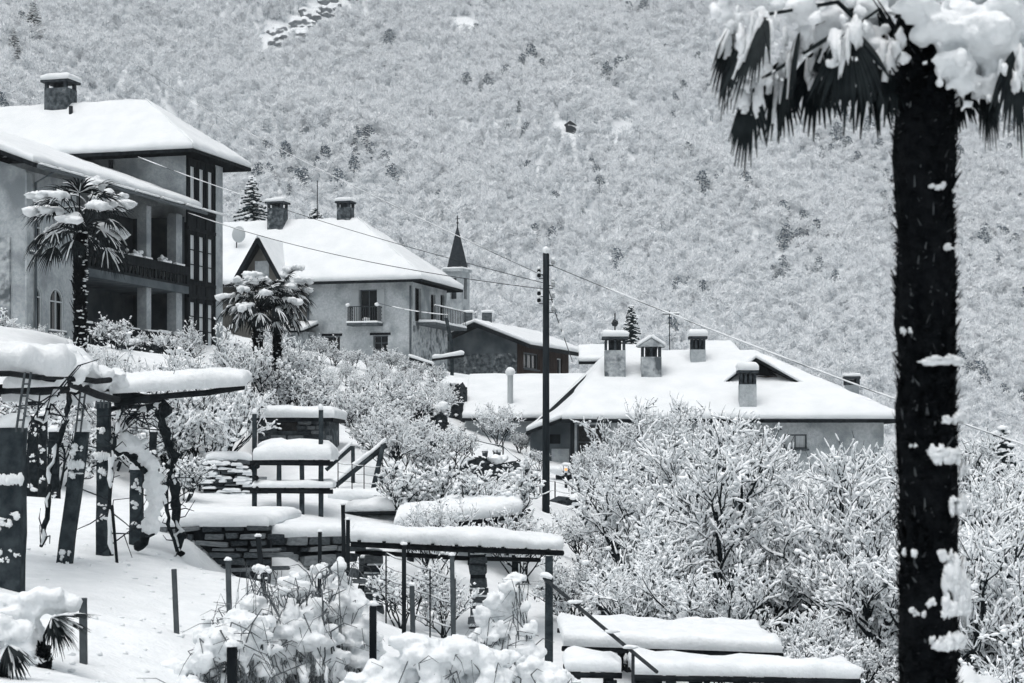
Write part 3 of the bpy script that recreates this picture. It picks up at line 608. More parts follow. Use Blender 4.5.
roof_part(fr, [[(.25, 5.5, 3.75), (3.6, 5.5, 3.75), (3.6, 8.2, 4.45), (.25, 8.2, 4.45)]], H4, .12, .2, seed=59, name='rear_roof', step=.4)
roof_part(fr, [[(4.9, 4.6, 3.55), (7.4, 4.6, 3.55), (6.9, 7.5, 4.55), (5.6, 7.5, 4.55)]], H4, .12, .22, seed=57, name='rear_roof')
# raised loft; a flat dark face stands in for shade in its open gable
mb = MB(fr); mb.add([(6.4, 2.6, 2.55), (9.3, 2.6, 2.3), (8.7, 2.6, 2.75), (7.45, 2.6, 3.62), (7.1, 2.6, 3.3)], [(0, 1, 2, 3, 4)]); mb.build('loft_opening', 'wood_dark', H4)
roof_part(fr, [[(7.4, 2.0, 3.72), (9.35, 2.0, 2.62), (9.35, 6.0, 2.62), (7.4, 6.0, 3.72)], [(6.1, 2.0, 2.7), (7.4, 2.0, 3.72), (7.4, 6.0, 3.72), (6.1, 6.0, 2.7)]], H4, .1, .14, seed=58, name='loft_roof', step=.4)
mb = MB(fr); mb.box((7.5, 2.45, 2.5), (8.3, 2.55, 3.0)); mb.build('loft_board', 'wood_brown', H4)
chimney(fr, 1.72, 2.9, 2.4, 4.62, .86, .8, H4, 'stone_pale', 'posts', .28); chimney(fr, 3.2, 2.9, 2.4, 4.35, .82, .8, H4, 'stone_pale', 'gable', .25)
chimney(fr, 5.2, 4.3, 2.8, 4.72, .62, .6, H4, 'plaster', 'slots', .3); chimney(fr, 6.85, -.15, 1.2, 3.12, .66, .6, H4, 'plaster_pale', 'slots', .32); chimney(fr, 11.3, 2.4, 1.5, 2.98, .52, .5, H4, 'plaster', 'slab', .12)
mb = MB(fr); mb.tube([(1.72, 2.9, 4.8), (1.72, 2.9, 5.6)], .03, 5); mb.blob((1.72, 2.9, 5.2), .13, .2, 2); fn = mb.build('finial', 'iron', H4)
mb = MB(fr); mb.tube([(4.1, 5.6, 4.0), (4.1, 5.6, 5.9)], .02, 4); mb.beam((3.8, 5.6, 5.75), (4.5, 5.6, 5.75), .03, .03); mb.build('aerial', 'iron', H4)
mb = MB(fr); mb.snow((3.75, 5.55, 5.77), (4.55, 5.55, 5.77), (4.55, 5.65, 5.77), (3.75, 5.65, 5.77), .07, .2); mb.build('aerial_snow', 'snow', H4, smooth=True)
# long low outbuilding to the left of it
c5 = P(465, 450, 83); fr5 = frame(c5, .03)
H5 = thing('low_outbuilding', 'long low outbuilding under plain white roof with snow-capped flue pipe', 'outbuilding', fr5(2, .5, .5))
mb = MB(fr5); wall(mb, 'y', 0, 0, 5.2, -1.5, 1.4); wall(mb, 'x', 0, 0, 5, -1.5, 1.4); mb.build('wall', 'plaster', H5)
roof_part(fr5, [[(-.1, -.5, 1.38), (5.6, -.5, 1.38), (7.2, 5.6, 3.35), (-.1, 5.6, 3.35)]], H5, .12, .25, seed=61, step=.5)
mb = MB(fr5); mb.tube([(1.95, .9, 1.8), (1.95, .9, 3.35)], .13, 9); fp = mb.build('flue_pipe', 'frame_pale', H5)
mb = MB(fr5); mb.blob((1.95, .9, 3.45), (.22, .22, .2), .1, 2); mb.build('flue_snow', 'snow', fp, smooth=True)
# tiny hut in a clearing far up the mountain
t = HUTXY = None
for yy in np.arange(430, 1200, 2.):
    xx = (571-512)/FPX*yy
    if float(mountain_z(np.array([[xx, yy]]))[0])/yy >= (HOR-133)/FPX: break
hz0 = float(mountain_z(np.array([[xx, yy]]))[0]); frh = frame((xx, yy), .2)
HT = thing('mountain_hut', 'tiny dark hut in a snowy clearing far up the wooded slope', 'hut', (xx, yy, hz0))
w = 1.45
mb = MB(frh); mb.box((-w, -w, hz0-4), (w, w, hz0+1.7)); mb.add([(-w, -w, hz0+1.7), (w, -w, hz0+1.7), (0, -w, hz0+2.7), (-w, w, hz0+1.7), (w, w, hz0+1.7), (0, w, hz0+2.7)], [(0, 1, 2), (5, 4, 3)]); mb.build('wall', 'slate', HT)
roof_part(frh, [[(-w-.4, -w-.4, hz0+1.5), (0, -w-.4, hz0+2.8), (0, w+.4, hz0+2.8), (-w-.4, w+.4, hz0+1.5)], [(0, -w-.4, hz0+2.8), (w+.4, -w-.4, hz0+1.5), (w+.4, w+.4, hz0+1.5), (0, w+.4, hz0+2.8)]], HT, .2, .3, step=1.2)
# ---------------------------------------------------------------- trees, shrubs, palms
def grow(rng, h, trunk, nl, spread, depth, r0, up=.25, kids=(3, 5), lean=.1, ratio=.62, stems=1):
    """list of branch segments (p0, p1, r0, r1, level)"""
    S = []
    def branch(p, d, L, r, lev):
        n = 4 if lev < 2 else 3; seg = L/n; nodes = [p.copy()]
        for i in range(n):
            d = d+rng.normal(0, .13+.05*lev, 3); d[2] += up*(.25 if lev else .05); d /= np.linalg.norm(d)
            q = p+d*seg; ra, rb = r*(1-.55*i/n), r*(1-.55*(i+1)/n); S.append((p, q, max(ra, .006), max(rb, .004), lev)); p = q; nodes.append(p.copy())
        if lev >= depth: return
        k = rng.integers(kids[0], kids[1]+1)+(1 if lev == 0 else 0)
        for i in range(k):
            t = rng.uniform(.35 if lev else .45, 1.0); j = min(int(t*n), n-1); b = nodes[j]+(nodes[j+1]-nodes[j])*(t*n-j)
            a = rng.uniform(0, 6.283); e = rng.uniform(.15, .9); o = np.array([math.cos(a)*math.cos(e), math.sin(a)*math.cos(e), math.sin(e)]); dd = d*(1-spread)+o*spread*1.3; dd /= np.linalg.norm(dd)
            branch(b, dd, L*ratio*rng.uniform(.75, 1.15), max(r*.56, .005), lev+1)
    for s_ in range(stems):
        a = rng.uniform(0, 6.28); l = lean if stems == 1 else rng.uniform(.15, .75)
        d = np.array([math.cos(a)*l, math.sin(a)*l, 1.]); d /= np.linalg.norm(d)
        branch(np.array([rng.normal(0, .05*stems**.5), rng.normal(0, .05*stems**.5), -.25]), d, trunk*rng.uniform(.8, 1.15), r0, 0)
    return S
def arr(S, f=lambda s: True):
    S = [s for s in S if f(s)]
    return (np.array([s[0] for s in S]), np.array([s[1] for s in S]), np.array([s[2] for s in S]), np.array([s[3] for s in S]), np.array([s[4] for s in S]))
def snow_parts(rng, S, dens, thick, clump, cl_size, leaf=0, leaf_s=.06):
    p0, p1, r0, r1, lv = arr(S); parts = []
    d = p1-p0; L = np.linalg.norm(d, axis=1); hor = np.sqrt(d[:, 0]**2+d[:, 1]**2)/np.maximum(L, 1e-6)
    k = (rng.random(len(L)) < dens*(.25+hor)*np.where(lv <= 1, .3, 1.)) ; n = k.sum()
    th = thick*rng.uniform(.55, 1.25, n)*(.55+.45*hor[k]); off = np.zeros((n, 3)); off[:, 2] = r0[k]*.6+th*.55
    a, b = p0[k]+off, p1[k]+off; m1, m2 = a+(b-a)*.2, a+(b-a)*.8
    for x, y, ra, rb in ((a, m1, th*.35, th), (m1, m2, th, th*.9), (m2, b, th*.9, th*.3)): parts.append((*np_tubes(x, y, ra, rb, 5), 'snow_fine', True))
    w = np.where(lv >= lv.max()-1, 1.0, .15)*np.maximum(L, .02); w /= w.sum(); i = rng.choice(len(L), clump, p=w); t = rng.random(clump)[:, None]
    c = p0[i]+(p1[i]-p0[i])*t+rng.normal(0, cl_size*.5, (clump, 3)); s = cl_size*rng.uniform(.45, 1.35, clump)[:, None]*np.array([[1.1, 1.1, .7]])*rng.uniform(.75, 1.3, (clump, 3))
    parts.append((*np_blobs(c+[0, 0, cl_size*.3], s, rng, .3, 1), 'snow_fine', True)); out = [np_mesh('snow', parts)]
    if leaf:
        i = rng.choice(len(L), leaf, p=w); c = p0[i]+(p1[i]-p0[i])*rng.random(leaf)[:, None]+rng.normal(0, leaf_s*.8, (leaf, 3)); c[:, 2] -= leaf_s*.5
        out.append(np_mesh('leaves', [(*np_leaves(c, leaf_s*rng.uniform(.5, 1.2, leaf), rng), 'leaf_dry', False)]))
    return out
def woody(name, seed, trunk, depth, r0, spread, clump, cl_size, thick, leaf, kids=(3, 5), stems=1, up=.25, ratio=.62, dens=.9, leaf_s=.06, lean=.1):
    """a prototype thing: trunk (wood of the stem and limbs), crown of twigs, leaves and snow"""
    rng = np.random.default_rng(seed); S = grow(rng, 1, trunk, 4, spread, depth, r0, up, kids, lean, ratio, stems)
    ch = []
    a = arr(S, lambda s: s[4] <= (2 if name == 'orchard_tree' else 1)); ch.append(('trunk', np_mesh('trunk', [(*np_tubes(a[0], a[1], a[2], a[3], 6), 'bark', True)])))
    a = arr(S, lambda s: s[4] > (2 if name == 'orchard_tree' else 1)); ch.append(('twigs', np_mesh('twigs', [(*np_tubes(a[0], a[1], a[2], a[3], 3), 'twig', False)])))
    sp = snow_parts(rng, S, dens, thick, clump, cl_size, leaf, leaf_s); ch.append(('snow', sp[0]))
    if leaf: ch.append(('leaves', sp[1]))
    return name, ch
def plant(pr, loc, rz, sc, label, cat, group=None, scz=None):
    name, ch = pr; t = thing(name, label, cat, loc, group); t.rotation_euler = (0, 0, rz); t.scale = (sc, sc, scz or sc)
    for nm, me in ch:
        o = bpy.data.objects.new(nm, me); col.objects.link(o); o.parent = t
        if nm != 'trunk': o['kind'] = 'stuff'
    return t
orch = [woody('orchard_tree', 100+i, [1.75, 1.6, 1.9, 1.7, 1.8][i], 4, .1, .5, 620, .045, .027, 420, (4, 5), [2, 3, 2, 3, 2][i], .5, .70, 1.05, .07, .12) for i in range(5)]
bush = [woody('snowy_shrub', 200+i, [.9, 1.1, .8, 1.0][i], 3, .03, .6, 300, .042, .022, 260, (3, 5), 6, .3, .62, .68, .06) for i in range(4)]
big = [woody('tall_shrub', 300+i, [1.5, 1.7, 1.4][i], 3, .034, .5, 480, .046, .026, 260, (3, 5), 7, .4, .62, .75, .06) for i in range(3)]

# orchard on the right: (pixel column, distance, prototype, size, label)
OR = 'orchard trees with snow on every twig'
spots = [(742, 37, 0, 1.0, 'dark-stemmed orchard tree with forking trunk behind the right end of snowy trellis'), (675, 36, 1, .9, 'orchard tree with slanting branches just above the flat snowy trellis'), (838, 36, 2, 1.0, 'orchard tree with thin straight trunk left of the near palm trunk'), (885, 34, 3, .88, 'slender orchard tree with forked stem close beside the near palm'),
         (652, 41, 4, .85, 'orchard tree at the left edge of the orchard beside utility pole'), (705, 43, 2, .98, 'orchard tree in second row below the two stone chimneys'), (790, 43, 3, 1.05, 'orchard tree in second row below the pale-paned house window'), (985, 36, 0, .95, 'orchard tree right of the near palm at picture edge'), (1010, 45, 1, 1.0, 'farther orchard tree at right picture edge'), (940, 42, 4, 1.0, 'orchard tree mostly behind the near palm trunk'),
         (655, 50, 3, .9, 'orchard tree in front of the glazed door of the low house'), (690, 53, 0, .88, 'orchard tree in front of the long eave left of house window'), (735, 51, 1, .95, 'orchard tree in front of the slotted chimney and eave'), (812, 52, 4, .82, 'orchard tree in front of the pale wall of low house'), (866, 50, 2, .95, 'orchard tree covering the right corner of the low house'), (962, 54, 3, 1.0, 'orchard tree far row just right of palm trunk'),
         (660, 61, 2, .85, 'orchard tree of the far row under the eave left part'), (715, 62, 3, .9, 'orchard tree of the far row under the eave middle part'), (768, 61, 0, .75, 'orchard tree of the far row left of pale-paned window'), (848, 60, 1, .85, 'orchard tree of the far row right of pale-paned window'), (905, 60, 4, 1.0, 'orchard tree of the far row left behind the palm trunk'), (1015, 60, 2, 1.0, 'orchard tree of the far row at right picture edge'),
         (690, 31, 4, .62, 'small young orchard tree rising just behind snowy trellis planks'), (825, 31, 1, .6, 'low orchard tree at the end of the lower snowy plank'), (975, 30, 2, .8, 'near orchard tree low at right edge beyond palm'), (1030, 30, 3, .85, 'near orchard tree cut by the right picture edge')]
TK = 'snow-lined sapling of the continuous thicket filling the orchard'
for i, (px_, Y_, k, sc) in enumerate([(625, 46, 1, .7), (600, 56, 3, .6), (640, 56, 0, .8), (760, 39, 4, .7), (720, 39, 3, .75), (800, 40, 1, .8), (860, 40, 0, .8), (770, 47, 2, .85), (840, 46, 3, .9), (838, 56, 0, .75), (880, 56, 3, .9), (740, 57, 4, .85), (690, 47, 1, .8), (910, 46, 2, .85), (960, 46, 0, .9), (985, 50, 1, .9), (1015, 38, 2, .85), (960, 38, 3, .8), (995, 32, 4, .7), (940, 33, 1, .7), (650, 33, 3, .55)]): spots.append((px_, Y_, k, sc, TK))
for i, (px_, Y_, k, sc, lb) in enumerate(spots): plant(orch[k], G(px_, Y_, .05), R.uniform(0, 6.28), sc*1.12, lb, 'tree', 'thicket saplings of the orchard' if lb == TK else OR)

# shrubs: (pixel column, distance, prototype, size, label)
SH = 'snow-laden shrubs of the gardens'
sh = [(195, 47, 'B0', 1.0, 'tall white shrub left of the trellis rack behind terrace wall'), (215, 49, 'B1', .9, 'tall white shrub touching the left post of trellis rack'), (232, 56, 'B2', .8, 'tall white shrub behind the left end of trellis rack'), (170, 50, 'B1', .9, 'tall white shrub behind the arching vine'), (150, 46, 'S0', 1.1, 'round snowy shrub seen under the pergola arch'), (120, 47, 'S1', 1.1, 'round snowy shrub between two pergola posts'), (88, 47, 'S2', 1.0, 'small snowy shrub right of the leaning pergola post'),
      (300, 66, 'B2', .85, 'tall spreading shrub with upright stems above stone hut roof'), (275, 68, 'B0', .7, 'snowy shrub below the twin palms'), (325, 72, 'B1', .42, 'snowy shrub in front of the lower left window of second house'), (358, 76, 'B0', .42, 'snowy shrub in front of the lower right window of second house'), (397, 80, 'B2', .5, 'snowy shrub below the right corner of second house'), (425, 84, 'S3', .8, 'snowy shrub below the flank balcony'), (442, 80, 'B1', .5, 'snowy shrub beside the dark ivy wall'),
      (352, 60, 'S1', .7, 'snowy shrub right of the stone hut'), (375, 62, 'S2', .8, 'snowy shrub behind the leaning timbers'), (405, 62, 'S0', .8, 'snowy shrub above the wire fence'), (440, 62, 'S3', .6, 'snowy shrub left of the ivy-covered garden wall'), (455, 56, 'S1', .7, 'snowy shrub below the ivy wall'), (428, 51, 'S2', .75, 'snowy shrub beside the wire fence posts'), (450, 48, 'S0', .6, 'snowy shrub above the tilted snow-covered trellis'), (400, 50, 'B1', .55, 'small upright shrub in the wire fence'),
      (497, 77, 'B0', .62, 'bushy grey shrub in front of the long outbuilding'), (522, 77, 'S2', .6, 'snowy shrub left of the pole below outbuilding eave'), (520, 57, 'S3', .5, 'snowy shrub left of the foot of the pole'), (505, 50, 'S0', .6, 'snowy shrub over the right end of tilted trellis'), (585, 47, 'S1', .7, 'snowy shrub right of the foot of the pole'), (590, 62, 'S2', .6, 'snowy shrub under the hanging lantern'), (592, 39, 'B2', .55, 'upright snowy shrub behind the handrail post'), (572, 38, 'S0', .7, 'snowy shrub left of the flat trellis'), (520, 41, 'B0', .55, 'upright snowy shrub between stone pillar and handrail post'), (432, 39, 'B1', .5, 'upright snowy shrub between the two stone pillars'), (420, 43, 'S2', 1.1, 'snowy shrub behind the wire fence under the beam'), (500, 43, 'S1', 1.1, 'snowy shrub right behind the stone pillar'),
      (8, 63, 'S0', .7, 'dark-hearted snowy shrub at the left edge beside arched windows'), (34, 64, 'S1', .35, 'snowy shrub under the left arched window'), (56, 63, 'S2', .35, 'snowy shrub under the right arched window'), (116, 58, 'S3', .6, 'pale shrub in front of the lower balcony'), (140, 60, 'S0', .35, 'low shrub below the lower balcony'), (192, 62, 'B2', .42, 'narrow snow-plastered shrub before the timber stair windows'), (165, 62, 'S1', .4, 'low snowy shrub below balcony column'), (232, 66, 'S2', .8, 'snowy shrub between tall house and twin palms'), (100, 58, 'S2', .5, 'small snowy shrub at the foot of garden palm'),
      (540, 72, 'S1', .4, 'snowy shrub behind the pole before annex wall'), (795, 29, 'B0', .6, 'low bush at the right end of the wide flat trellis'), (850, 33, 'S1', .6, 'low bush under orchard branches left of palm trunk'), (725, 34, 'S2', .6, 'low bush behind the middle of wide flat trellis'), (625, 34, 'S3', 1.1, 'low bush behind the left part of wide flat trellis'), (770, 36, 'S0', .6, 'low bush at the foot of the forked orchard tree'), (875, 29, 'S2', .9, 'low bush close to the foot of palm trunk'), (985, 26, 'B1', .6, 'bush at the lower right corner'), (405, 33, 'S1', .55, 'small bush behind the wire fence under beam left part'), (440, 33.5, 'B2', .42, 'small upright bush behind the wire fence under beam right part'), (75, 46, 'B0', .5, 'tall white shrub seen between the leaning post and the tall post'), (125, 49, 'B2', .6, 'tall white shrub behind the short pergola post'), (98, 50, 'B1', .55, 'tall white shrub right behind the tall pergola post'), (185, 43, 'S2', .7, 'low shrub right of the dark vine trunk'), (48, 47, 'B2', .5, 'tall white shrub left of the leaning pergola post'), (60, 43, 'S3', 1.1, 'snowy shrub behind the dark pergola posts'), (25, 44, 'S1', 1.1, 'snowy shrub behind the thick pergola post')]
TH = 'snow-laden shrub in the dense thicket below the second house'
for px_, Y_, k, sc in [(255, 63, 'S0', .9), (290, 62, 'S1', .9), (312, 62, 'S3', .9), (345, 66, 'S2', .9), (360, 68, 'S0', 1.0), (378, 70, 'S1', 1.0), (392, 72, 'S3', .9), (410, 74, 'S2', 1.0), (428, 75, 'S0', .9), (418, 68, 'S1', .8), (396, 66, 'S2', .9), (372, 65, 'S3', .8), (340, 63, 'S0', .8), (386, 60, 'S1', .8), (412, 58, 'S2', .8), (398, 54, 'S0', .7), (375, 54, 'S3', .7), (268, 72, 'B1', .6), (305, 76, 'B0', .5), (345, 80, 'B2', .38), (380, 84, 'B1', .38), (408, 86, 'B0', .4), (318, 88, 'S1', .6), (335, 88, 'S0', .55), (352, 89, 'S2', .6), (370, 89, 'S3', .55), (388, 90, 'S1', .6), (404, 90, 'S0', .55), (420, 90, 'S2', .6), (436, 90, 'S3', .55)]:
    sh.append((px_, Y_, k, sc, TH))
for px_, Y_, k, sc, lb in [(262, 57, 'S1', .9, 'snow-laden shrub just above the left half of stone hut roof'), (282, 57, 'S2', .9, 'snow-laden shrub just above the middle of stone hut roof'), (303, 57, 'S3', .8, 'snow-laden shrub just above the right half of stone hut roof'), (246, 55, 'S0', .8, 'snow-laden shrub between the long pergola pole end and stone hut')]: sh.append((px_, Y_, k, sc, lb))
for px_, Y_, k, sc, lb in sh:
    pr = (big if k[0] == 'B' else bush)[int(k[1])]; plant(pr, G(px_, Y_, .03), R.uniform(0, 6.28), sc*1.15, lb, 'shrub', 'thicket shrubs below the second house' if lb == TH else SH)

# conifers that can be told apart
def conifer(px_, Y_, h, w, label, seed, base=None):
    rng = np.random.default_rng(seed); loc = base if base is not None else G(px_, Y_); t = thing('conifer', label, 'tree', loc, 'conifers')
    p0 = np.array([[0, 0, -1.]]); p1 = np.array([[0, 0, h]]); o = link('trunk', np_mesh('trunk', [(*np_tubes(p0, p1, np.array([h*.018]), np.array([.02]), 7), 'bark', True)]), None, t)
    a0_, a1_, rr, c = [], [], [], []
    n = int(46*h**.5)
    for i in range(n):
        f = (i+.5)/n; z = h*(.08+.92*f); L = w*(1-f)**.85*rng.uniform(.75, 1.1)+.1; a = i*2.4+rng.normal(0, .3); q = np.array([math.cos(a), math.sin(a), 0.])
        b = np.array([0, 0, z]); e = b+q*L+[0, 0, -.25*L+.1*L*rng.normal()]; a0_.append(b); a1_.append(e)
        for k in range(max(2, int(L/.22))):
            u_ = (k+1)/max(2, int(L/.22)); m = b+(e-b)*u_
            for s_ in (-1, 1): a0_.append(m); a1_.append(m+np.array([-q[1]*s_, q[0]*s_, 0])*L*.32*(1.1-u_*.6)+q*L*.12+[0, 0, -.06*L])
            c.append(m+[0, 0, .05])
    a0_, a1_ = np.array(a0_), np.array(a1_); nn = len(a0_)
    o = link('crown', np_mesh('crown', [(*np_tubes(a0_, a1_, np.full(nn, .05*h**.4), np.full(nn, .015), 4), 'evergreen', False)]), None, t); o['kind'] = 'stuff'
    c = np.array(c); k = rng.random(len(c)) < .75; c = c[k]; sz = np.clip(w*.09, .05, .3)*rng.uniform(.5, 1.3, len(c))[:, None]*np.array([[1.2, 1.2, .5]])
    o = link('snow', np_mesh('snow', [(*np_blobs(c, sz, rng, .3, 1), 'snow_fine', True)]), None, t); o['kind'] = 'stuff'
def on_mountain(px_, py_):
    for y in np.arange(330, 1300, 1.5):
        x = (px_-512)/FPX*y; z_ = float(mountain_z(np.array([[x, y]]))[0])
        if z_/y >= (HOR-py_)/FPX: return Vector((x, y, z_))
    return None
pc = P(631, 372, 125); conifer(0, 0, 4.4, 1.0, 'small dark conifer standing behind the first two chimneys', 11, Vector((pc.x, pc.y, pc.z)))
conifer(1001, 62, 4.6, 1.5, 'dark conifer with snow at right edge beyond the orchard', 12)
pc = P(252, 232, 125); conifer(0, 0, 3.6, 1.3, 'dark conifer between the tall house and the second house', 13, pc); pc = P(315, 232, 135); conifer(0, 0, 1.7, 1.0, 'low dark conifer peeping over the ridge between two chimneys', 14, pc)
pm = on_mountain(33, 40); conifer(0, 0, 13, 3.6, 'tall dark conifer high on the slope at top left', 15, pm) if pm else None
pm = on_mountain(14, 60); conifer(0, 0, 9, 2.4, 'dark conifer on the slope above the big chimney, nearest left edge', 16, pm) if pm else None

# palms
def fan(mb, sn, hub, out, L, nseg, spread, droop, rng, snow=.6, w=.035):
    """one fan leaf: blades spread from the hub; out = direction of the leaf axis, blades droop"""
    out = Vector(out).normalized(); side = out.cross(Vector((0, 0, 1)))
    side = side.normalized() if side.length > .05 else Vector((1, 0, 0)); up = side.cross(out)
    for i in range(nseg):
        a = (i/(nseg-1)-.5)*2*spread+rng.uniform(-.04, .04); d = (out*math.cos(a)+side*math.sin(a)).normalized(); l = L*(1-.25*abs(a)/spread)*rng.uniform(.85, 1.08)
        n = 5; pts = [hub]; dd = d.copy()
        for k in range(n):
            dd = (dd+Vector((0, 0, -droop*(.35+.4*k/n)*rng.uniform(.7, 1.3)))).normalized(); pts.append(pts[-1]+dd*l/n)
        ws = [w*.35, w*.9, w, w*.8, w*.45, .004]; vv = []; ff = []
        sd_ = (side*math.cos(a)-out*math.sin(a)).normalized()
        for k, p in enumerate(pts): vv += [tuple(p-sd_*ws[k]/2), tuple(p+up*ws[k]*.35), tuple(p+sd_*ws[k]/2)]
        for k in range(n): ff += [(3*k, 3*k+1, 3*k+4, 3*k+3), (3*k+1, 3*k+2, 3*k+5, 3*k+4)]
        mb.add(vv, ff)
        if sn is not None and rng.random() < snow:
            m = rng.choice((3, 4, 5)); sn.tube([p+Vector((0, 0, ws[k]*.5)) for k, p in enumerate(pts[:m])], [ws[k]*rng.uniform(.2, .55)+.002 for k in range(m)], 5, .3, i)
def palm_trunk(base, top, r, rt, nfib, fs, t, seed, snow_n, snow_side=None):
    rr = random.Random(seed); base, top = Vector(base), Vector(top); n = 26
    m = MB(); pts = [base+(top-base)*i/n+Vector((rr.uniform(-.02, .02), rr.uniform(-.02, .02), 0))*r*4 for i in range(n+1)]
    m.tube(pts, [(r+(rt-r)*i/n)*.84*(1+.06*math.sin(i*1.7)) for i in range(n+1)], 14, .07, seed); tr = m.build('trunk', 'palm_fibre', t, smooth=True)
    m = MB(); pale = MB(); s = MB()
    for i in range(nfib):
        f = rr.random(); c = base+(top-base)*f; a = rr.uniform(0, 6.283); R_ = r+(rt-r)*f; o = Vector((math.cos(a), math.sin(a), 0)); tg = Vector((-o.y, o.x, 0))
        p = c+o*R_*.8; l = fs*rr.uniform(.6, 1.5); q = p+o*l*rr.uniform(.15, .55)*.8+Vector((0, 0, l*rr.uniform(-.3, 1)))+tg*rr.uniform(-.4, .4)*l; w = fs*rr.uniform(.1, .45); ip = rr.random() < .13
        if ip: w *= .35; q = p+(q-p)*.8
        (pale if ip else m).add([tuple(p-tg*w), tuple(p+tg*w), tuple(q+tg*w*.2), tuple(q-tg*w*.2), tuple(p-o*.02-Vector((0, 0, w)))], [(0, 1, 2, 3), (0, 4, 1)])
    f_ = m.build('fibre', 'palm_fibre', tr); f_['kind'] = 'stuff'; f_ = pale.build('leaf_base', 'fibre_pale', tr); f_['kind'] = 'stuff'
    k = 0
    while k < snow_n:
        f = rr.random(); a = rr.uniform(0, 6.283) if snow_side is None or rr.random() < .35 else rr.gauss(snow_side, .5)
        c = base+(top-base)*f; R_ = r+(rt-r)*f; o = Vector((math.cos(a), math.sin(a), 0)); p = c+o*R_*.93; e = fs*rr.uniform(.12, .42)
        for q in range(rr.choice((1, 1, 2, 3))): s.blob(tuple(p+Vector((-o.y, o.x, 0))*rr.uniform(-.8, .8)*e+Vector((0, 0, rr.uniform(-.25, .25)*e))), (e*rr.uniform(.4, .8), e*rr.uniform(.4, .8), e*rr.uniform(.18, .4)), .3, k+q)
        k += 1
    f_ = s.build('trunk_snow', 'snow', tr, smooth=True); f_['kind'] = 'stuff'; return tr
def small_palm(px_, Y_, hpx, crown, label, seed, mname='palm_leaf', nleaf=26, r=.2, lean=0.0, snowy=.5):
    rr = random.Random(seed); b = G(px_, Y_); t = thing('palm', label, 'palm', b, 'garden palms'); top = P(px_+lean, hpx, Y_)
    palm_trunk(b-Vector((0, 0, .2)), top, r, r*1.05, 520, .2, t, seed, 70, -.6)
    for i in range(nleaf):
        a = i*2.399+rr.uniform(-.2, .2); e = 1.15-1.75*(i/nleaf)+rr.uniform(-.12, .12); d = Vector((math.cos(a)*math.cos(e), math.sin(a)*math.cos(e), math.sin(e)))
        pl = crown*rr.uniform(.42, .58); hub = top+d*pl+Vector((0, 0, .1-.12*pl)); m = MB(); s = MB()
        m.tube([top-Vector((0, 0, .1)), top+d*pl*.5+Vector((0, 0, .1)), hub], [.03, .022, .016], 5)
        od = d+Vector((0, 0, -.45)); fan(m, s, hub, od, crown*rr.uniform(.45, .6), 19, 1.25, .42, rr, snowy*.6, .055)
        fo_ = m.build('frond', mname, t)
        if e > -.1 and rr.random() < .62:
            
            for k in range(7):
                c = hub+od.normalized()*crown*rr.uniform(.02, .34)+Vector((rr.gauss(0, .07), rr.gauss(0, .07), 0))*crown; s.blob(tuple(c+Vector((0, 0, .04-.1*(c-hub).length))), (crown*rr.uniform(.06, .13), crown*rr.uniform(.06, .13), crown*rr.uniform(.04, .08)), .25, i*9+k)
        if s.v: s.build('frond_snow', 'snow', fo_, smooth=True)
small_palm(80, 53, 228, 1.95, 'tall garden palm with snow on its fans in front of the arched windows', 21, r=.2)
small_palm(258, 60, 308, 1.5, 'left one of twin snow-covered palms before the second house', 22, r=.17, snowy=.8)
small_palm(277, 61, 304, 1.5, 'right one of twin snow-covered palms before the second house', 23, r=.15, snowy=.8)
# the near palm
YP = 6.0
NP = thing('near_palm', 'near black palm trunk with hanging fans and thick snow at right', 'palm', P(928, HOR, YP)+Vector((0, 0, gz(1.3, 6))))
b = P(932, HOR, YP); b.z = gz(b.x, b.y)-.1; tp = P(924, 30, YP); palm_trunk(b, tp, .104, .112, 6500, .05, NP, 31, 0)
rr = random.Random(5)
leaves = [(840, 20, 3.5, .30, 830, 0), (800, 30, 0, .34, 790, 70), (765, 15, -.3, .33, 742, 60), (752, 85, -.15, .26, 742, 170), (870, 45, .1, .28, 868, 130), (818, 50, .25, .27, 815, 140), (735, 20, .2, .30, 722, 90), (780, 62, .3, .28, 772, 130), (985, 60, 0, .30, 992, 150), (1015, 50, -.25, .32, 1024, 150), (955, 75, .2, .2, 962, 130), (1045, 30, .1, .36, 1060, 150), (893, 40, -.1, .26, 893, 120), (850, 30, -.25, .3, 846, 118)]
top = P(922, 20, YP)
for i, (hx, hy, dy, L, tx, ty) in enumerate(leaves):
    dy = dy if abs(dy) < 1 else .2; hub = P(hx, hy, YP+dy*.5); m = MB(); s = MB(); mid_ = (top+hub)/2+Vector((0, .03, -.01))
    m.tube([P(915, 75, YP+.03), P(915, 75, YP).lerp(hub, .5)+Vector((0, .06, .15 if hx < 900 else .05)), hub], [.011, .008, .005], 5); out = P(tx, max(ty, hy+40), YP+dy*.6)-hub
    fan(m, s, hub, out, L*1.05, 17, .8, .2, rr, .14, .026); fo_ = m.build('frond', 'palm_leaf', NP)
    for k in range(9):
        c = hub+out.normalized()*L*rr.uniform(.0, .4)+Vector((rr.gauss(0, .03), rr.gauss(0, .02)-.02, .01)); s.blob(tuple(c), (rr.uniform(.006, .02), rr.uniform(.006, .014), rr.uniform(.012, .05)), .45, i*20+k)
    if s.v: s.build('frond_snow', 'snow', fo_, smooth=True)
m = MB()                                             # young leaf stubs in the heart of the crown
for i in range(40):
    a = rr.uniform(0, 6.28); d = Vector((math.cos(a)*.5, math.sin(a)*.5, rr.uniform(-.4, 1))); p = P(912, 60, YP)+Vector((rr.uniform(-.08, .08), rr.uniform(-.08, .08), rr.uniform(-.12, .12))); m.beam(p, p+d*rr.uniform(.06, .16), .016, .006, .003, .003)
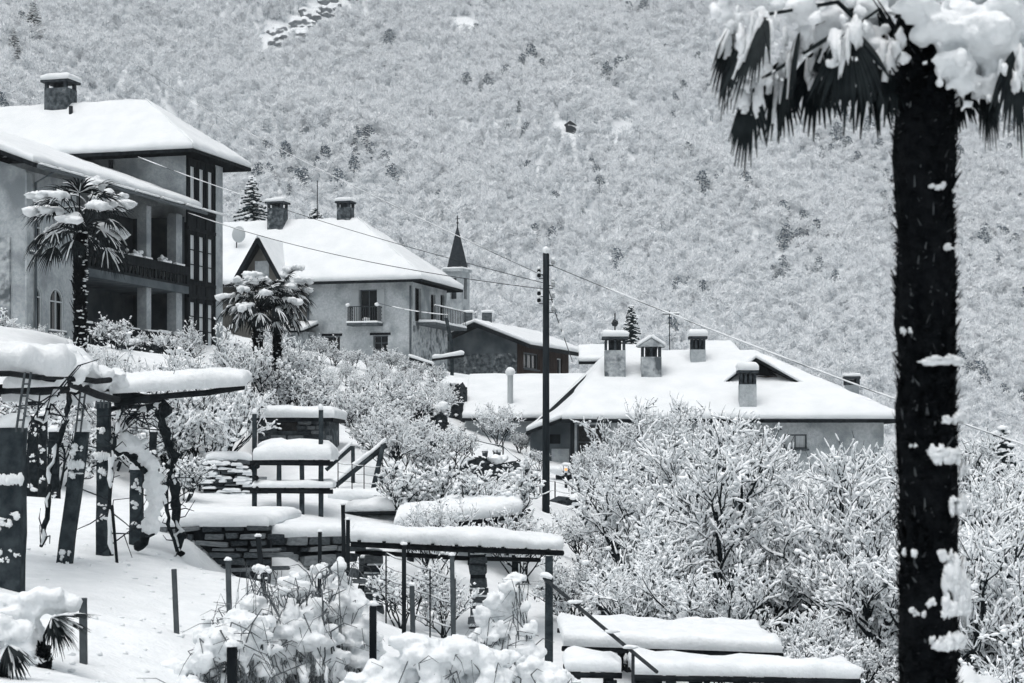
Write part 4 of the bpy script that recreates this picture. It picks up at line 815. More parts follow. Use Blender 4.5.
f_ = m.build('leaf_base', 'palm_fibre', NP); f_['kind'] = 'stuff'
def lumps(name, items, parent=None, loc=None, voxel=.02, m='snow', noise_s=8, amp=.12, seed=0, sub=9, flat=.8):
    """snow pillows melted together: clusters of flattened balls remeshed to one skin"""
    mb = MB(); rq = random.Random(seed*13+5)
    for i, (c, r) in enumerate(items):
        r = r if hasattr(r, '__len__') else (r, r, r); c = Vector(c)
        mb.blob(tuple(c), tuple(x*.72 for x in r), .12, seed+i)
        if max(r) > voxel*4:
            for k in range(sub):
                d = Vector((rq.gauss(0, 1), rq.gauss(0, 1), rq.gauss(0, .8))).normalized()*rq.uniform(.35, .8); q = rq.uniform(.28, .55)
                mb.blob((c.x+d.x*r[0], c.y+d.y*r[1], c.z+d.z*r[2]), (r[0]*q*rq.uniform(.8, 1.4), r[1]*q, r[2]*q*flat), .15, seed*31+i*17+k)
    o = mb.build(name, m, parent, loc, smooth=True); rm = o.modifiers.new('remesh', 'REMESH'); rm.mode = 'VOXEL'; rm.voxel_size = voxel; rm.use_smooth_shade = True
    sm = o.modifiers.new('smooth', 'SMOOTH'); sm.factor = .5; sm.iterations = 3
    tx = bpy.data.textures.new(name+'_tex', 'CLOUDS'); tx.noise_scale = voxel*6; tx.noise_depth = 4; dm = o.modifiers.new('uneven', 'DISPLACE'); dm.texture = tx; dm.strength = voxel*5.5; dm.mid_level = .5; dm.texture_coords = 'LOCAL'; return o
it = []
for (x, y, dy, r) in [(735, -8, -.2, .07), (765, -2, .1, .08), (800, 10, -.1, .085), (830, 18, .1, .09), (860, 28, 0, .075), (845, 0, .2, .10), (875, 8, .1, .08), (812, 32, .2, .06), (880, 45, -.05, .05), (850, 48, -.1, .045), (755, 72, -.2, .045), (768, 82, -.2, .03), (724, 14, -.2, .04), (790, -15, .2, .09)]: 
    it.append((P(x, y, YP+dy*.6), (r*.8, r*.8, r*.6)))
    for k in range(7): it.append((P(x, y, YP+dy*.6)+Vector((rr.gauss(0, 1), rr.gauss(0, 1), rr.gauss(0, .55)))*r*.75, r*rr.uniform(.25, .5)))
lumps('crown_snow', it, NP, voxel=.009, seed=3, noise_s=10, amp=.2)
it = []
for (x, y, dy, r) in [(915, 5, -.25, .07), (940, 30, -.25, .08), (960, 20, -.1, .12), (985, 40, -.15, .13), (1010, 30, 0, .15), (1040, 40, 0, .16), (948, 62, -.25, .06), (962, 82, -.2, .055), (985, 85, -.15, .055), (1000, 72, -.1, .07), (1030, 95, 0, .07), (968, 105, -.18, .025), (925, 12, -.2, .06), (1020, -10, .1, .17), (960, -15, .1, .14)]: 
    it.append((P(x, y, YP+dy*.6), (r*.9, r*.9, r*.7)))
    for k in range(7): it.append((P(x, y, YP+dy*.6)+Vector((rr.gauss(0, 1), rr.gauss(0, 1), rr.gauss(0, .5)))*r*.7, r*rr.uniform(.25, .45)))
lumps('crown_snow', it, NP, voxel=.009, seed=9, noise_s=10, amp=.2)
for i, (x, y, dx, h, n_) in enumerate([(938, 362, 22, 5, 4), (950, 418, 12, 6, 3), (940, 455, 18, 8, 4), (953, 504, 10, 10, 3), (948, 575, 12, 16, 5), (940, 555, 8, 7, 2), (950, 605, 14, 12, 4), (945, 640, 16, 8, 4), (912, 610, 6, 5, 2), (928, 637, 6, 5, 2), (908, 447, 4, 3, 1), (958, 305, 6, 4, 2), (905, 332, 6, 4, 1), (945, 250, 8, 4, 2), (955, 195, 10, 4, 2), (930, 190, 8, 4, 2), (905, 552, 6, 5, 2), (958, 590, 10, 26, 4), (960, 470, 5, 8, 2), (925, 600, 5, 5, 2)]):
    s = MB()
    for k in range(n_*6):
        xx = x+rr.uniform(-dx, dx); c = P(xx, y+rr.uniform(-h, h)*.6, YP); u_ = (xx-930)/33; c.y -= .10*math.sqrt(max(.05, 1-u_*u_))
        s.blob(tuple(c), (dx/FPX*YP*rr.uniform(.12, .4), .012, h/FPX*YP*rr.uniform(.25, .75)), .4, i*9+k)
    s.build('bark_snow', 'snow', NP, smooth=True)
# snow-buried bush at the foot of the near palm
NB = thing('buried_bush', 'rounded snow-buried bush low beside the near palm trunk', 'bush', G(965, 7.2), None)
it = [(P(958, 705, 7.2), (.16, .16, .13)), (P(975, 700, 7.3), (.14, .14, .13)), (P(948, 735, 7.1), (.2, .2, .2))]
lumps('snow_cover', it, NB, voxel=.02, seed=4)
m = MB(); g = G(965, 7.2)
for i in range(14): m.tube([g+Vector((R.uniform(-.1, .1), R.uniform(-.1, .1), -.1)), P(R.uniform(945, 985), R.uniform(715, 760), 7.2)], [.012, .006], 4)
m.build('stems', 'twig', NB)
# ---------------------------------------------------------------- gardens: pergolas, walls, poles, fences
def gbase(px_, Y_, d=.15): return G(px_, Y_, -d)
def post(parent, top, base, w, m='post_stone', cap=.12, collar=None, seed=0, rough=.06, name='post', d=None):
    rr = random.Random(seed); top, base = Vector(top), Vector(base); n = 7; vv = []; ff = []; d = d or w
    for i in range(n+1):
        c = base+(top-base)*i/n; k = 1.06-.12*i/n
        for a, b in ((-1, -1), (1, -1), (1, 1), (-1, 1)): vv.append((c.x+a*w/2*k*(1+rr.uniform(-rough, rough)), c.y+b*d/2*k*(1+rr.uniform(-rough, rough)), c.z))
    for i in range(n):
        for j in range(4): ff.append((4*i+j, 4*i+(j+1) % 4, 4*i+4+(j+1) % 4, 4*i+4+j))
    ff += [(3, 2, 1, 0), (4*n, 4*n+1, 4*n+2, 4*n+3)]
    o = MB().add(vv, ff).build(name, m, parent, bevel=w*.06)
    if cap:
        s = MB().snow((top.x-w*.52, top.y-d*.52, top.z), (top.x+w*.52, top.y-d*.52, top.z), (top.x+w*.52, top.y+d*.52, top.z), (top.x-w*.52, top.y+d*.52, top.z), cap, .08, seed, .5, .2, w*.45)
        s.build('snow_cap', 'snow', o, smooth=True)
    if collar:
        c = base+(top-base)*collar; s = MB()
        for k in range(7): s.blob((c.x+w*(k/6-.5)*.95, c.y-d*.56, c.z+rr.uniform(-.01, .01)), (w*.14, .045, .055+rr.uniform(0, .025)), .2, seed+k)
        s.build('snow_collar', 'snow', o, smooth=True)
    return o
def pole_beam(parent, pts, r, m='wood_dark', name='beam', n=7):
    return MB().tube(pts, r, n, .1, int(pts[0][0]*10) % 97).build(name, m, parent, smooth=True)
def snow_bar(parent, a, b, depth, T, name='snow', seed=0, step=.3, amp=.3, back_z=0.0, lip=.45):
    """snow lying on a straight rail or row of laths from a to b, reaching back by depth"""
    a, b = Vector(a), Vector(b); dn = Vector((0, 1, 0))*depth+Vector((0, 0, back_z))
    return MB().snow(a, b, b+dn, a+dn, T, step, seed, amp, lip, T*.8).build(name, 'snow', parent, smooth=True)

# --- the big vine pergola on the left, stone posts and poles
PG = thing('vine_pergola', 'old vine pergola at left, stone posts carrying poles under thick snow', 'pergola', G(70, 26))
for i, (tx, ty, bx_, Yp, w, cl, cap) in enumerate([(13, 428, 9, 22, .29, .72, .2), (82, 432, 62, 27, .2, .78, .18), (104, 402, 104, 29.5, .2, .68, .16), (137, 470, 136, 31.3, .2, None, .12), (33, 424, 33, 38, .2, None, .15), (43, 416, 43, 39, .15, None, .1), (54, 432, 54, 40, .21, None, .12), (153, 432, 153, 39, .14, None, .1)]):
    b = gbase(bx_, Yp, .25); po = post(PG, P(tx, ty, Yp), b, w, 'post_stone' if i < 4 else 'bark', cap, cl, i, .08 if i < 4 else .2)
    for k in range(5):
        c = b.lerp(P(tx, ty, Yp), R.uniform(.12, .95)); q = MB()
        for j in range(4): q.blob((c.x+R.uniform(-.4, .4)*w, c.y-w*.5, c.z+R.uniform(-.06, .06)), (R.uniform(.015, .05), .02, R.uniform(.012, .05)), .4, k*5+j)
        q.build('stuck_snow', 'snow', po, smooth=True)['kind'] = 'stuff'
for i, (pa, pb, r) in enumerate([((-20, 374, 21), (62, 377, 23.5), .035), ((-20, 391, 22), (66, 389, 24.5), .06), ((-20, 399, 23), (30, 389, 25), .04), ((60, 380, 24), (110, 380, 27), .04), ((74, 393, 26.5), (112, 381, 29), .035), ((92, 392, 28), (134, 386, 30), .045), ((116, 404, 28.6), (243, 387, 31), .05), ((112, 397, 29.5), (160, 398, 30), .075), ((40, 376, 23), (118, 400, 28.6), .05), ((30, 402, 24), (70, 392, 26), .04), ((105, 410, 29.5), (160, 404, 31.5), .04)]):
    a, b = P(*pa), P(*pb); pole_beam(PG, [a, a.lerp(b, .35)+Vector((0, 0, .02)), a.lerp(b, .7)-Vector((0, 0, .015)), b], r)
for i, (tx, ty, bx_, by, Yp) in enumerate([(28, 372, 19, 432, 21.8), (85, 374, 78, 432, 26.8), (100, 384, 98, 408, 29.2), (107, 384, 106, 408, 29.2)]):
    t_, b_ = P(tx, ty, Yp), P(bx_, by, Yp); m = MB(); o = Vector((.035, 0, 0)); m.beam(b_-o, t_-o, .022, .03); m.beam(b_+o, t_+o, .022, .03)
    for k in range(4): c = b_.lerp(t_, .2+.2*k); m.beam(c-o, c+o, .02, .02)
    m.build('bracket', 'stake', PG)
s = MB(); s.snow(P(-25, 374, 21.3), P(64, 377, 23.3), P(92, 374, 28), P(-25, 371, 28), .33, .2, 2, .4, .55, .26); s.build('snow', 'snow', PG, smooth=True)
s = MB(); s.snow(P(110, 394, 28.4), P(246, 386, 30.8), P(252, 380, 33), P(100, 388, 31.2), .22, .2, 5, .4, .5, .2); s.build('snow', 'snow', PG, smooth=True)
it = [(P(70, 366, 25), (.3, .4, .22)), (P(84, 370, 26.5), (.3, .4, .24)), (P(100, 376, 27.5), (.28, .4, .2)), (P(112, 380, 28.5), (.28, .35, .2)), (P(75, 385, 25.5), (.16, .2, .16)), (P(95, 388, 27.5), (.16, .2, .14))]
lumps('snow', it, PG, voxel=.04, seed=7)
for i, (a, b, T, dp) in enumerate([((70, 391, 26.3), (110, 379, 28.8), .12, .15), ((2, 388, 22), (64, 386, 24), .14, .2), ((94, 389, 27.9), (132, 384, 29.9), .12, .2), ((2, 402, 23), (62, 400, 25), .16, .25), ((70, 405, 27), (108, 398, 29), .14, .25)]): snow_bar(PG, P(*a), P(*b), dp, T, seed=i)
# vines in it
def vine(label, pts, r, snow_r, seed, twigs=10):
    rr = random.Random(seed); pts = [P(*p) for p in pts]; t = thing('grape_vine', label, 'vine', pts[0], 'bare vines of the pergola')
    dense = []
    for i in range(len(pts)-1):
        for k in range(5): dense.append(pts[i].lerp(pts[i+1], k/5)+Vector((rr.gauss(0, r*.35), rr.gauss(0, r*.35), rr.gauss(0, r*.3))))
    dense.append(pts[-1]); st = MB().tube(dense, [r*rr.uniform(.7, 1.25) for _ in dense], 7, .15, seed).build('stem', 'bark', t, smooth=True)
    if snow_r and snow_r < .1:
        i = 0
        while i < len(dense)-3:
            l = rr.randint(3, 7); q = [p+Vector((rr.gauss(0, .01), -r*.6, r*.8)) for p in dense[i:i+l]]
            if len(q) > 1: MB().tube(q, [snow_r*.25]+[snow_r*rr.uniform(.35, .9) for _ in q[1:-1]]+[snow_r*.2], 6, .25, i).build('snow', 'snow', t, smooth=True)
            i += l+rr.randint(0, 4)
    elif snow_r:
        k = len(dense); it = [(p+Vector((snow_r*.35, -.02, snow_r*.75)), snow_r*rr.uniform(.55, 1.15)) for i, p in enumerate(dense[:int(k*.9)])]; lumps('snow', it, t, voxel=snow_r*.16, seed=seed)
    for i in range(twigs):
        p = rr.choice(dense); q = p+Vector((rr.gauss(0, .3), rr.gauss(0, .25), rr.gauss(.05, .3))); m = p.lerp(q, .5)+Vector((rr.gauss(0, .06), 0, rr.gauss(0, .08))); MB().tube([p, m, q], [.012, .009, .005], 4).build('twig', 'twig', t)
vine('thick old vine arching down right of the tall pergola post', [(114, 452, 29.6), (128, 452, 29.8), (141, 463, 30), (150, 485, 30), (154, 510, 30), (148, 532, 30), (138, 548, 30.2)], .07, .16, 61)
vine('dark upright vine trunk right of the arching vine', [(180, 556, 31.5), (176, 520, 31.5), (173, 480, 31.4), (172, 450, 31.3), (163, 425, 31), (160, 400, 30.5)], .085, .05, 62, 14)
vine('thin vine twisting up beside the dark vine trunk', [(178, 552, 31.2), (168, 525, 31.2), (167, 490, 31.2), (173, 462, 31.2)], .03, .0, 63)
vine('thin vine climbing the leaning pergola post', [(42, 545, 26.5), (47, 510, 26.8), (50, 470, 27), (60, 440, 27), (66, 415, 26.6), (70, 390, 26)], .035, .05, 64, 16)
vine('vine tangled under the poles at the tall post', [(112, 556, 29), (110, 500, 29.2), (112, 450, 29.3), (118, 418, 29.2), (126, 402, 29)], .028, .06, 65, 22)
vine('vine hanging between the thick post and the leaning post', [(20, 440, 22.5), (30, 418, 23), (42, 425, 23.4), (50, 405, 23.6), (58, 392, 23.8)], .03, .07, 66, 20)
vine('vine tangle below the end of the long pergola pole', [(120, 440, 30), (128, 420, 30), (140, 412, 30.2), (150, 408, 30.3), (165, 402, 30.5)], .028, .06, 67, 26)

# --- dry stone terrace walls: every stone is a part
stone_me = []
for k in range(6):
    rr = random.Random(900+k); m = MB(); v = [(sx*.5*rr.uniform(.78, 1.02), sy*.5*rr.uniform(.9, 1), sz*.5*rr.uniform(.66, 1.04)) for sz in (-1, 1) for sy in (-1, 1) for sx in (-1, 1)]
    f = [(0, 2, 3, 1), (4, 5, 7, 6), (0, 1, 5, 4), (1, 3, 7, 5), (3, 2, 6, 7), (2, 0, 4, 6)]
    me = bpy.data.meshes.new('stone'); me.from_pydata(v, [], f); import bmesh; bm = bmesh.new(); bm.from_mesh(me); bmesh.ops.bevel(bm, geom=bm.edges[:], offset=.07, segments=1, affect='EDGES'); bm.to_mesh(me); bm.free()
    me.materials.append(M[('stone_a', 'stone_b', 'stone_c', 'stone_a', 'stone_c', 'stone_b')[k]]); stone_me.append(me)
def place_stone(parent, c, sx, sy, sz, rr, rz=0.0):
    o = bpy.data.objects.new('stone', rr.choice(stone_me)); col.objects.link(o); o.parent = parent; o.location = Vector(c)-org(parent); o.scale = (sx, sy, sz); o.rotation_euler = (rr.uniform(-.03, .03), rr.uniform(-.03, .03), rz+rr.uniform(-.05, .05)); return o
def stone_wall(label, a, b, z0, z1, row=.15, wid=(.18, .5), seed=0, depth=.35, m='joint', snow=.15, back=1.2):
    a, b = Vector(a), Vector(b); a.z = b.z = 0; L = (b-a).length; d = (b-a)/L; nrm = Vector((d.y, -d.x, 0)); rz = math.atan2(d.y, d.x); rr = random.Random(seed)
    t = thing('dry_stone_wall', label, 'wall', ((a.x+b.x)/2, (a.y+b.y)/2, z0))
    c = MB(); q = -nrm*depth; e = [a+q*.25, b+q*.25, b+q*1.1, a+q*1.1]; vv = [(p.x, p.y, z0-.3) for p in e]+[(p.x, p.y, z1-.02) for p in e]; c.add(vv, [(0, 3, 2, 1), (4, 5, 6, 7), (0, 1, 5, 4), (1, 2, 6, 5), (2, 3, 7, 6), (3, 0, 4, 7)]); c.build('core', m, t)
    z = z0
    while z < z1-.04:
        h = min(row*rr.uniform(.5, 1.55), z1-z+.02); x = -rr.uniform(0, .2)
        while x < L:
            w = rr.uniform(*wid)*rr.choice((.45, .8, 1, 1.15))
            if rr.random() < .07: x += w*.5; continue
            p = a+d*(x+w/2)+nrm*(rr.uniform(-.05, .05)-depth*.22); hh = h*rr.uniform(.82, 1.12); place_stone(t, (p.x, p.y, z+h/2+rr.uniform(-.015, .015)), w-.012, depth*.6, hh-.012, rr, rz).rotation_euler[1] = rr.gauss(0, .045); x += w
        z += h
    if snow:
        e = [a+nrm*.05, b+nrm*.05, b-nrm*back, a-nrm*back]; s = MB().snow(*[Vector((p.x, p.y, z1-.01)) for p in e], snow, .35, seed, .35, .4, snow); s.build('snow', 'snow', t, smooth=True)
    return t
w1a, w1b = P(138, 450, 32.8), P(269, 450, 32.8)
stone_wall('long dark dry-stone terrace wall behind the pergola under an even snow edge', w1a, w1b, -2.1, -1.32, .13, (.2, .55), 3, snow=.2, back=5)
stone_wall('short dry-stone terrace wall with paler stones right of the long one', P(270, 450, 33.6), P(352, 450, 34.4), -2.9, -1.55, .19, (.25, .6), 4, snow=.24, back=3.5)
def ledge_snow(t, n, a, b, z0, z1, seed):
    rr = random.Random(seed)
    for i in range(n):
        f = rr.random(); p = Vector(a).lerp(Vector(b), f); z = z0+(z1-z0)*rr.random(); w = rr.uniform(.06, .22)
        MB().snow((p.x-w, p.y-.16, z), (p.x+w, p.y-.16, z), (p.x+w, p.y+.05, z), (p.x-w, p.y+.05, z), rr.uniform(.04, .09), .06, i, .8, .3).build('ledge_snow', 'snow', t, smooth=True)
wa, wb_ = P(205, 450, 46), P(253, 450, 46.3)
t = stone_wall('loose dry-stone bank with snow on every ledge left of trellis rack', wa, wb_, -1.5, -.25, .15, (.2, .5), 6, snow=.2, back=1.5); ledge_snow(t, 46, wa, wb_, -1.1, -.3, 6)
# --- dark overgrown garden walls on the slope
def ivy_wall(label, pa, pb, y_bot, seed, T=.3, back=1.5):
    """rough overgrown bank: uneven core, ivy leaves, snow cushions spilling over its top"""
    a, b = P(*pa), P(*pb); rr = random.Random(seed); rng = np.random.default_rng(seed); zb = min(P(pa[0], y_bot, pa[2]).z, gz(a.x, a.y), gz(b.x, b.y))-.4
    t = thing('garden_wall', label, 'wall', ((a.x+b.x)/2, (a.y+b.y)/2, zb)); d = (b-a); d.z = 0; n = Vector((d.y, -d.x, 0)).normalized(); L = d.length; k = max(5, int(L/.35))
    top = [a.lerp(b, i/k)+n*rr.uniform(-.15, .15)+Vector((0, 0, rr.uniform(-.16, .06)-(.35 if i in (0, k) else 0))) for i in range(k+1)]; vv = []; ff = []
    for p in top: q = p+n*rr.uniform(-.05, .12); vv += [(q.x, q.y, zb), (p.x, p.y, p.z), (p.x-n.x*.7, p.y-n.y*.7, p.z+rr.uniform(-.1, .05)), (p.x-n.x*.7, p.y-n.y*.7, zb)]
    for i in range(k):
        for j in range(4): ff.append((4*i+j, 4*i+(j+1) % 4, 4*i+4+(j+1) % 4, 4*i+4+j))
    ff += [(0, 1, 2, 3), (4*k+3, 4*k+2, 4*k+1, 4*k)]; MB().add(vv, ff).build('core', 'stone_b', t)
    o0 = np.array(org(t)); m = int(L*110); i = rng.integers(0, k, m); f = rng.random(m)[:, None]; tp = np.array([tuple(p) for p in top]); c = tp[i]*(1-f)+tp[i+1]*f; c[:, 2] = zb+(c[:, 2]+.05-zb)*rng.random(m); c += np.array(n)*rng.uniform(0, .22, m)[:, None]
    o = link('ivy', np_mesh('ivy', [(*np_leaves(c-o0, rng.uniform(.05, .12, m), rng), 'ivy', False)]), None, t); o['kind'] = 'stuff'
    m2 = int(L*16); q = rng.choice(m, m2); sz = rng.uniform(.03, .10, m2)[:, None]*np.array([[1.3, 1, .7]]); o = link('ivy_snow', np_mesh('ivy_snow', [(*np_blobs(c[q]+np.array(n)*.08-o0, sz, rng, .35, 1), 'snow_fine', True)]), None, t); o['kind'] = 'stuff'
    it = []
    for i in range(int(L*3.2)):
        u_ = rr.random(); w = rr.uniform(.6, 1.3)*T; p = a.lerp(b, u_)-n*rr.uniform(-.12, .75)+Vector((0, 0, rr.uniform(-.05, .08)-(.25 if u_ < .06 or u_ > .94 else 0))); it.append((p, (w*1.3, w, w*.55)))
    lumps('snow', it, t, voxel=.06, seed=seed, sub=4); return t
ivy_wall('dark ivy wall beside path above the snowy trellises', (462, 458, 66), (534, 462, 67), 484, 71)
ivy_wall('dark ivy bank left of the path wall under second house', (396, 410, 74), (448, 408, 75), 440, 72)
ivy_wall('low ledge wall just left of the utility pole foot', (478, 488, 60), (545, 490, 61), 506, 73)
ivy_wall('low ledge wall right of the utility pole foot', (548, 497, 59), (604, 500, 60), 514, 74)
ivy_wall('long narrow ledge wall in thicket, upper of three below second house', (338, 398, 80), (425, 399, 82), 408, 79, .25)
ivy_wall('long narrow ledge wall in thicket, middle of three below second house', (335, 414, 74), (392, 415, 74), 424, 80, .25)
ivy_wall('long narrow ledge wall in thicket, lowest of three below second house', (392, 437, 66), (446, 439, 67), 452, 81, .25)
ivy_wall('dark bank at the right of the tilted trellis above pole foot', (470, 505, 52), (540, 512, 52), 528, 82, .25)
ivy_wall('dark overgrown bank along the foot of the second house front', (318, 364, 99), (412, 370, 97), 378, 83, .22, .6)
ivy_wall('dark overgrown bank under the lower balcony of the tall house', (122, 343, 68), (192, 347, 74), 356, 84, .2, .6)
ivy_wall('low snow-topped wall under the lantern of the low house', (556, 463, 70), (602, 466, 70), 478, 75, .35)
ivy_wall('retaining wall between the leaning timbers and second house shrubs', (334, 425, 70), (400, 427, 71), 450, 76)
ivy_wall('overgrown column of the garden gate beside the long outbuilding', (446, 383, 84), (467, 382, 84), 430, 78, .25, .6)

# --- stone hut and trellis rack in front of it
Yh = 51.0; ht = P(258, 418, Yh); hr = P(329, 418, Yh)
HUT = thing('stone_hut', 'little stone hut with dark window hole under flat snow roof', 'hut', G(297, Yh))
fr = lambda x, y, z: (x, y, z)
m = MB(); wx0, wx1 = P(276, 0, Yh).x, P(297, 0, Yh).x; wall(m, 'y', Yh, ht.x, hr.x, -1.6, ht.z-.1, [(wx0, wx1, P(0, 431, Yh).z, P(0, 421.5, Yh).z)], .3, 1); wall(m, 'x', hr.x, Yh, Yh+3, -1.6, ht.z-.1); wall(m, 'x', ht.x, Yh, Yh+3, -1.6, ht.z-.1); hw_ = m.build('wall', 'stone_wall', HUT)
m = MB().box((wx0-.1, Yh+.3, 0), (wx1+.1, Yh+.34, .9)); m.build('window', 'glass_dark', HUT)
rr = random.Random(77); z = -.75
while z < ht.z-.15:
    h = .13*rr.uniform(.8, 1.25); x = ht.x
    while x < hr.x-.1:
        w = rr.uniform(.22, .5)
        if not (wx0-.05 < x+w/2 < wx1+.05 and P(0, 433, Yh).z < z+h/2 < P(0, 420, Yh).z): place_stone(hw_, (x+w/2, Yh-.03, z+h/2), min(w, hr.x-x)-.02, .1, h-.018, rr)
        x += w
    z += h
m = MB().box((ht.x-.35, Yh-.45, ht.z-.1), (hr.x+.15, Yh+3.2, ht.z)); rf = m.build('roof_slab', 'wood_dark', HUT)
m = MB().snow((ht.x-.4, Yh-.5, ht.z), (hr.x+.2, Yh-.5, ht.z), (hr.x+.2, Yh+3.2, ht.z), (ht.x-.4, Yh+3.2, ht.z), .3, .3, 4, .25, .5, .25); m.build('roof_snow', 'snow', rf, smooth=True)
Yr = 42.0
RK = thing('trellis_rack', 'dark timber trellis rack in two tiers with thick snow before stone hut', 'trellis', G(290, Yr))
for i, (px_, ty) in enumerate([(254.5, 414), (279, 459), (302, 459), (321, 410)]): post(RK, P(px_, ty, Yr), gbase(px_, Yr, .3), .1, 'post_stone', .12 if i in (0, 3) else 0, None, 20+i)
for (y_, T, dp) in ((463, .40, 1.1), (491, .16, .5)):
    pole_beam(RK, [P(250, y_, Yr-.1), P(333, y_+.5, Yr-.1)], .055); pole_beam(RK, [P(254, y_-1, Yr+dp), P(330, y_-1, Yr+dp)], .05)
    for k in range(6): x = 256+k*14.5; MB().beam(P(x, y_-2.5, Yr-.15), P(x, y_-2.5, Yr+dp+.1), .05, .04).build('lath', 'wood_dark', RK)
    snow_bar(RK, P(252, y_-3.2, Yr-.18), P(333, y_-3, Yr-.18), dp+.3, T, seed=int(y_), step=.2, amp=.35)
for i, (px_, py_) in enumerate(((257, 466), (257, 489), (256, 478))): MB().blob(tuple(P(px_, py_, Yr-.15)), .06, .2, i).build('knot', 'wood_dark', RK)

# --- beams on stone pillars in the middle
PB = thing('beam_trellis', 'long snow-covered beam trellis resting on two stone pillars in the middle', 'trellis', G(430, 36))
pole_beam(PB, [P(352, 544, 33.6), P(455, 549, 35), P(563, 553, 36)], .055); pole_beam(PB, [P(356, 552, 35), P(460, 558, 36.3), P(540, 560, 37)], .045)
for k in range(9): a = P(352, 541, 33.6).lerp(P(563, 550.5, 36), (k+.3)/9); MB().beam(a+Vector((0, -.1, .0)), a+Vector((.12, 1.6, .02)), .06, .05).build('lath', 'wood_dark', PB)
s = MB(); s.snow(P(350, 541.5, 33.5), P(564, 550, 35.9), P(556, 546, 37.6), P(352, 537.5, 35.4), .26, .2, 12, .35, .5, .2); s.build('snow', 'snow', PB, smooth=True)
def pillar(parent, px_, y0, y1, Yp, w, seed):
    rr = random.Random(seed); z = P(0, y1, Yp).z-.6; zt = P(0, y0, Yp).z; x = P(px_, 0, Yp).x
    pl = MB().box((x-w*.42, Yp-w*.42, z-.2), (x+w*.42, Yp+w*.42, zt-.02)).build('pillar', 'joint', parent)
    while z < zt-.03:
        h = min(rr.uniform(.14, .24), zt-z+.01); place_stone(pl, (x+rr.uniform(-.02, .02), Yp, z+h/2), w*rr.uniform(.95, 1.1), w, h-.015, rr)
        if rr.random() < .75:
            s = MB()
            q0 = x-w*rr.uniform(.3, .52); q1 = x+w*rr.uniform(.3, .52); zz = z+h-.012; s.snow((q0, Yp-w*.58, zz), (q1, Yp-w*.58, zz), (q1, Yp-w*.4, zz), (q0, Yp-w*.4, zz), rr.uniform(.03, .06), .05, seed+int(z*50), .8, .3)
            s.build('ledge_snow', 'snow', pl, smooth=True)
        z += h
pillar(PB, 478, 554, 624, 36.2, .34, 81); pillar(PB, 374, 550, 626, 35.5, .36, 82)
pillar(PB, 366, 550, 620, 36.2, .3, 83)
# smaller snow-covered trellises up the slope
def tray(label, fl, fr_, depth, T, rise=0.0, posts=(), seed=0, beam=.045):
    """flat lath trellis: front corners fl, fr_ (pixel, pixel, distance), reaching back by depth; snow on top"""
    a, b = P(*fl), P(*fr_); t = thing('snowy_trellis', label, 'trellis', ((a.x+b.x)/2, a.y, min(gz(a.x, a.y), gz(b.x, b.y), a.z-.3)), 'low snow-covered trellises'); bk = Vector((0, depth, rise))
    pole_beam(t, [a-Vector((0, 0, beam)), b-Vector((0, 0, beam))], beam); pole_beam(t, [a+bk-Vector((0, 0, beam)), b+bk-Vector((0, 0, beam))], beam)
    n = max(3, int((b-a).length/.7))
    for k in range(n): c = a.lerp(b, (k+.5)/n)-Vector((0, 0, .03)); MB().beam(c-bk*.02, c+bk*1.02, .05, .05).build('lath', 'wood_dark', t)
    for px_ in posts:
        f = (px_-fl[0])/(fr_[0]-fl[0]); c = a.lerp(b, f)
        for q in (c+Vector((0, .05, -.1)), c+bk*.95-Vector((0, 0, .1))): g = Vector((q.x, q.y, gz(q.x, q.y)-.25)); post(t, q, g, .14, 'bark', 0, None, int(px_)+int(q.y), .12)
    u_ = Vector((0, 0, .004)); s = MB().snow(a+u_-bk*.03, b+u_-bk*.03, b+bk*1.03+u_, a+bk*1.03+u_, T, .22, seed, .4, .5, T*.7); s.build('snow', 'snow', t, smooth=True); return t
tray('narrow snow-covered trellis below the wire fence, upper of two', (328, 501, 45), (421, 499.5, 45), 1.2, .26, 0, (345, 410), 91)
tray('narrow snow-covered trellis below the wire fence, lower of two', (345, 512, 43), (418, 511, 43), .9, .26, 0, (360, 410), 92)
tray('tilted trellis under rounded snow rising to the right end', (392, 530, 40), (522, 514, 41.5), 2.2, .34, .1, (410, 470, 515), 93)
tray('wide flat trellis at lower right under a smooth thick snow slab', (562, 646, 26), (783, 653, 26.6), 2.6, .21, 0, (575, 648, 670, 770), 94, .036)
tray('lowest plank trellis at the bottom edge right of handrail', (632, 675, 24), (860, 679, 24.6), .9, .2, 0, (645, 700, 745, 790, 850), 95, .036)
tray('short plank trellis at the bottom edge left of handrail', (565, 672, 24), (622, 673, 24), .9, .2, 0, (575, 612), 96, .036)
tray('small far snow ledge trellis among orchard twigs', (598, 606, 33), (645, 606, 33), .8, .2, 0, (605, 640), 97, .04)
tray('short snow-covered trellis behind the trellis rack at its right', (335, 478, 50), (396, 476, 50), .8, .16, 0, (345, 390), 98, .04)
# leaning timbers
LT = thing('leaning_timbers', 'snow-covered timbers leaning against each other behind wire fence', 'timbers', G(365, 48))
for i, (a, b, r, T) in enumerate([((330, 490, 48), (386, 445, 48.5), .07, .14), ((326, 470, 49), (352, 447, 49), .05, .12), ((372, 490, 48), (383, 445, 48.4), .07, 0), ((353, 488, 49), (353, 446, 49), .05, 0)]):
    p, q = P(*a), P(*b); p2 = p.copy(); p2.z = min(p.z, gz(p.x, p.y)-.1) if T == 0 else p.z
    pole_beam(LT, [p2, q], r, 'post_stone', 'timber')
    if T: snow_bar(LT, p+Vector((0, -.07, r)), q+Vector((0, -.07, r)), .16, T, seed=i, step=.2)

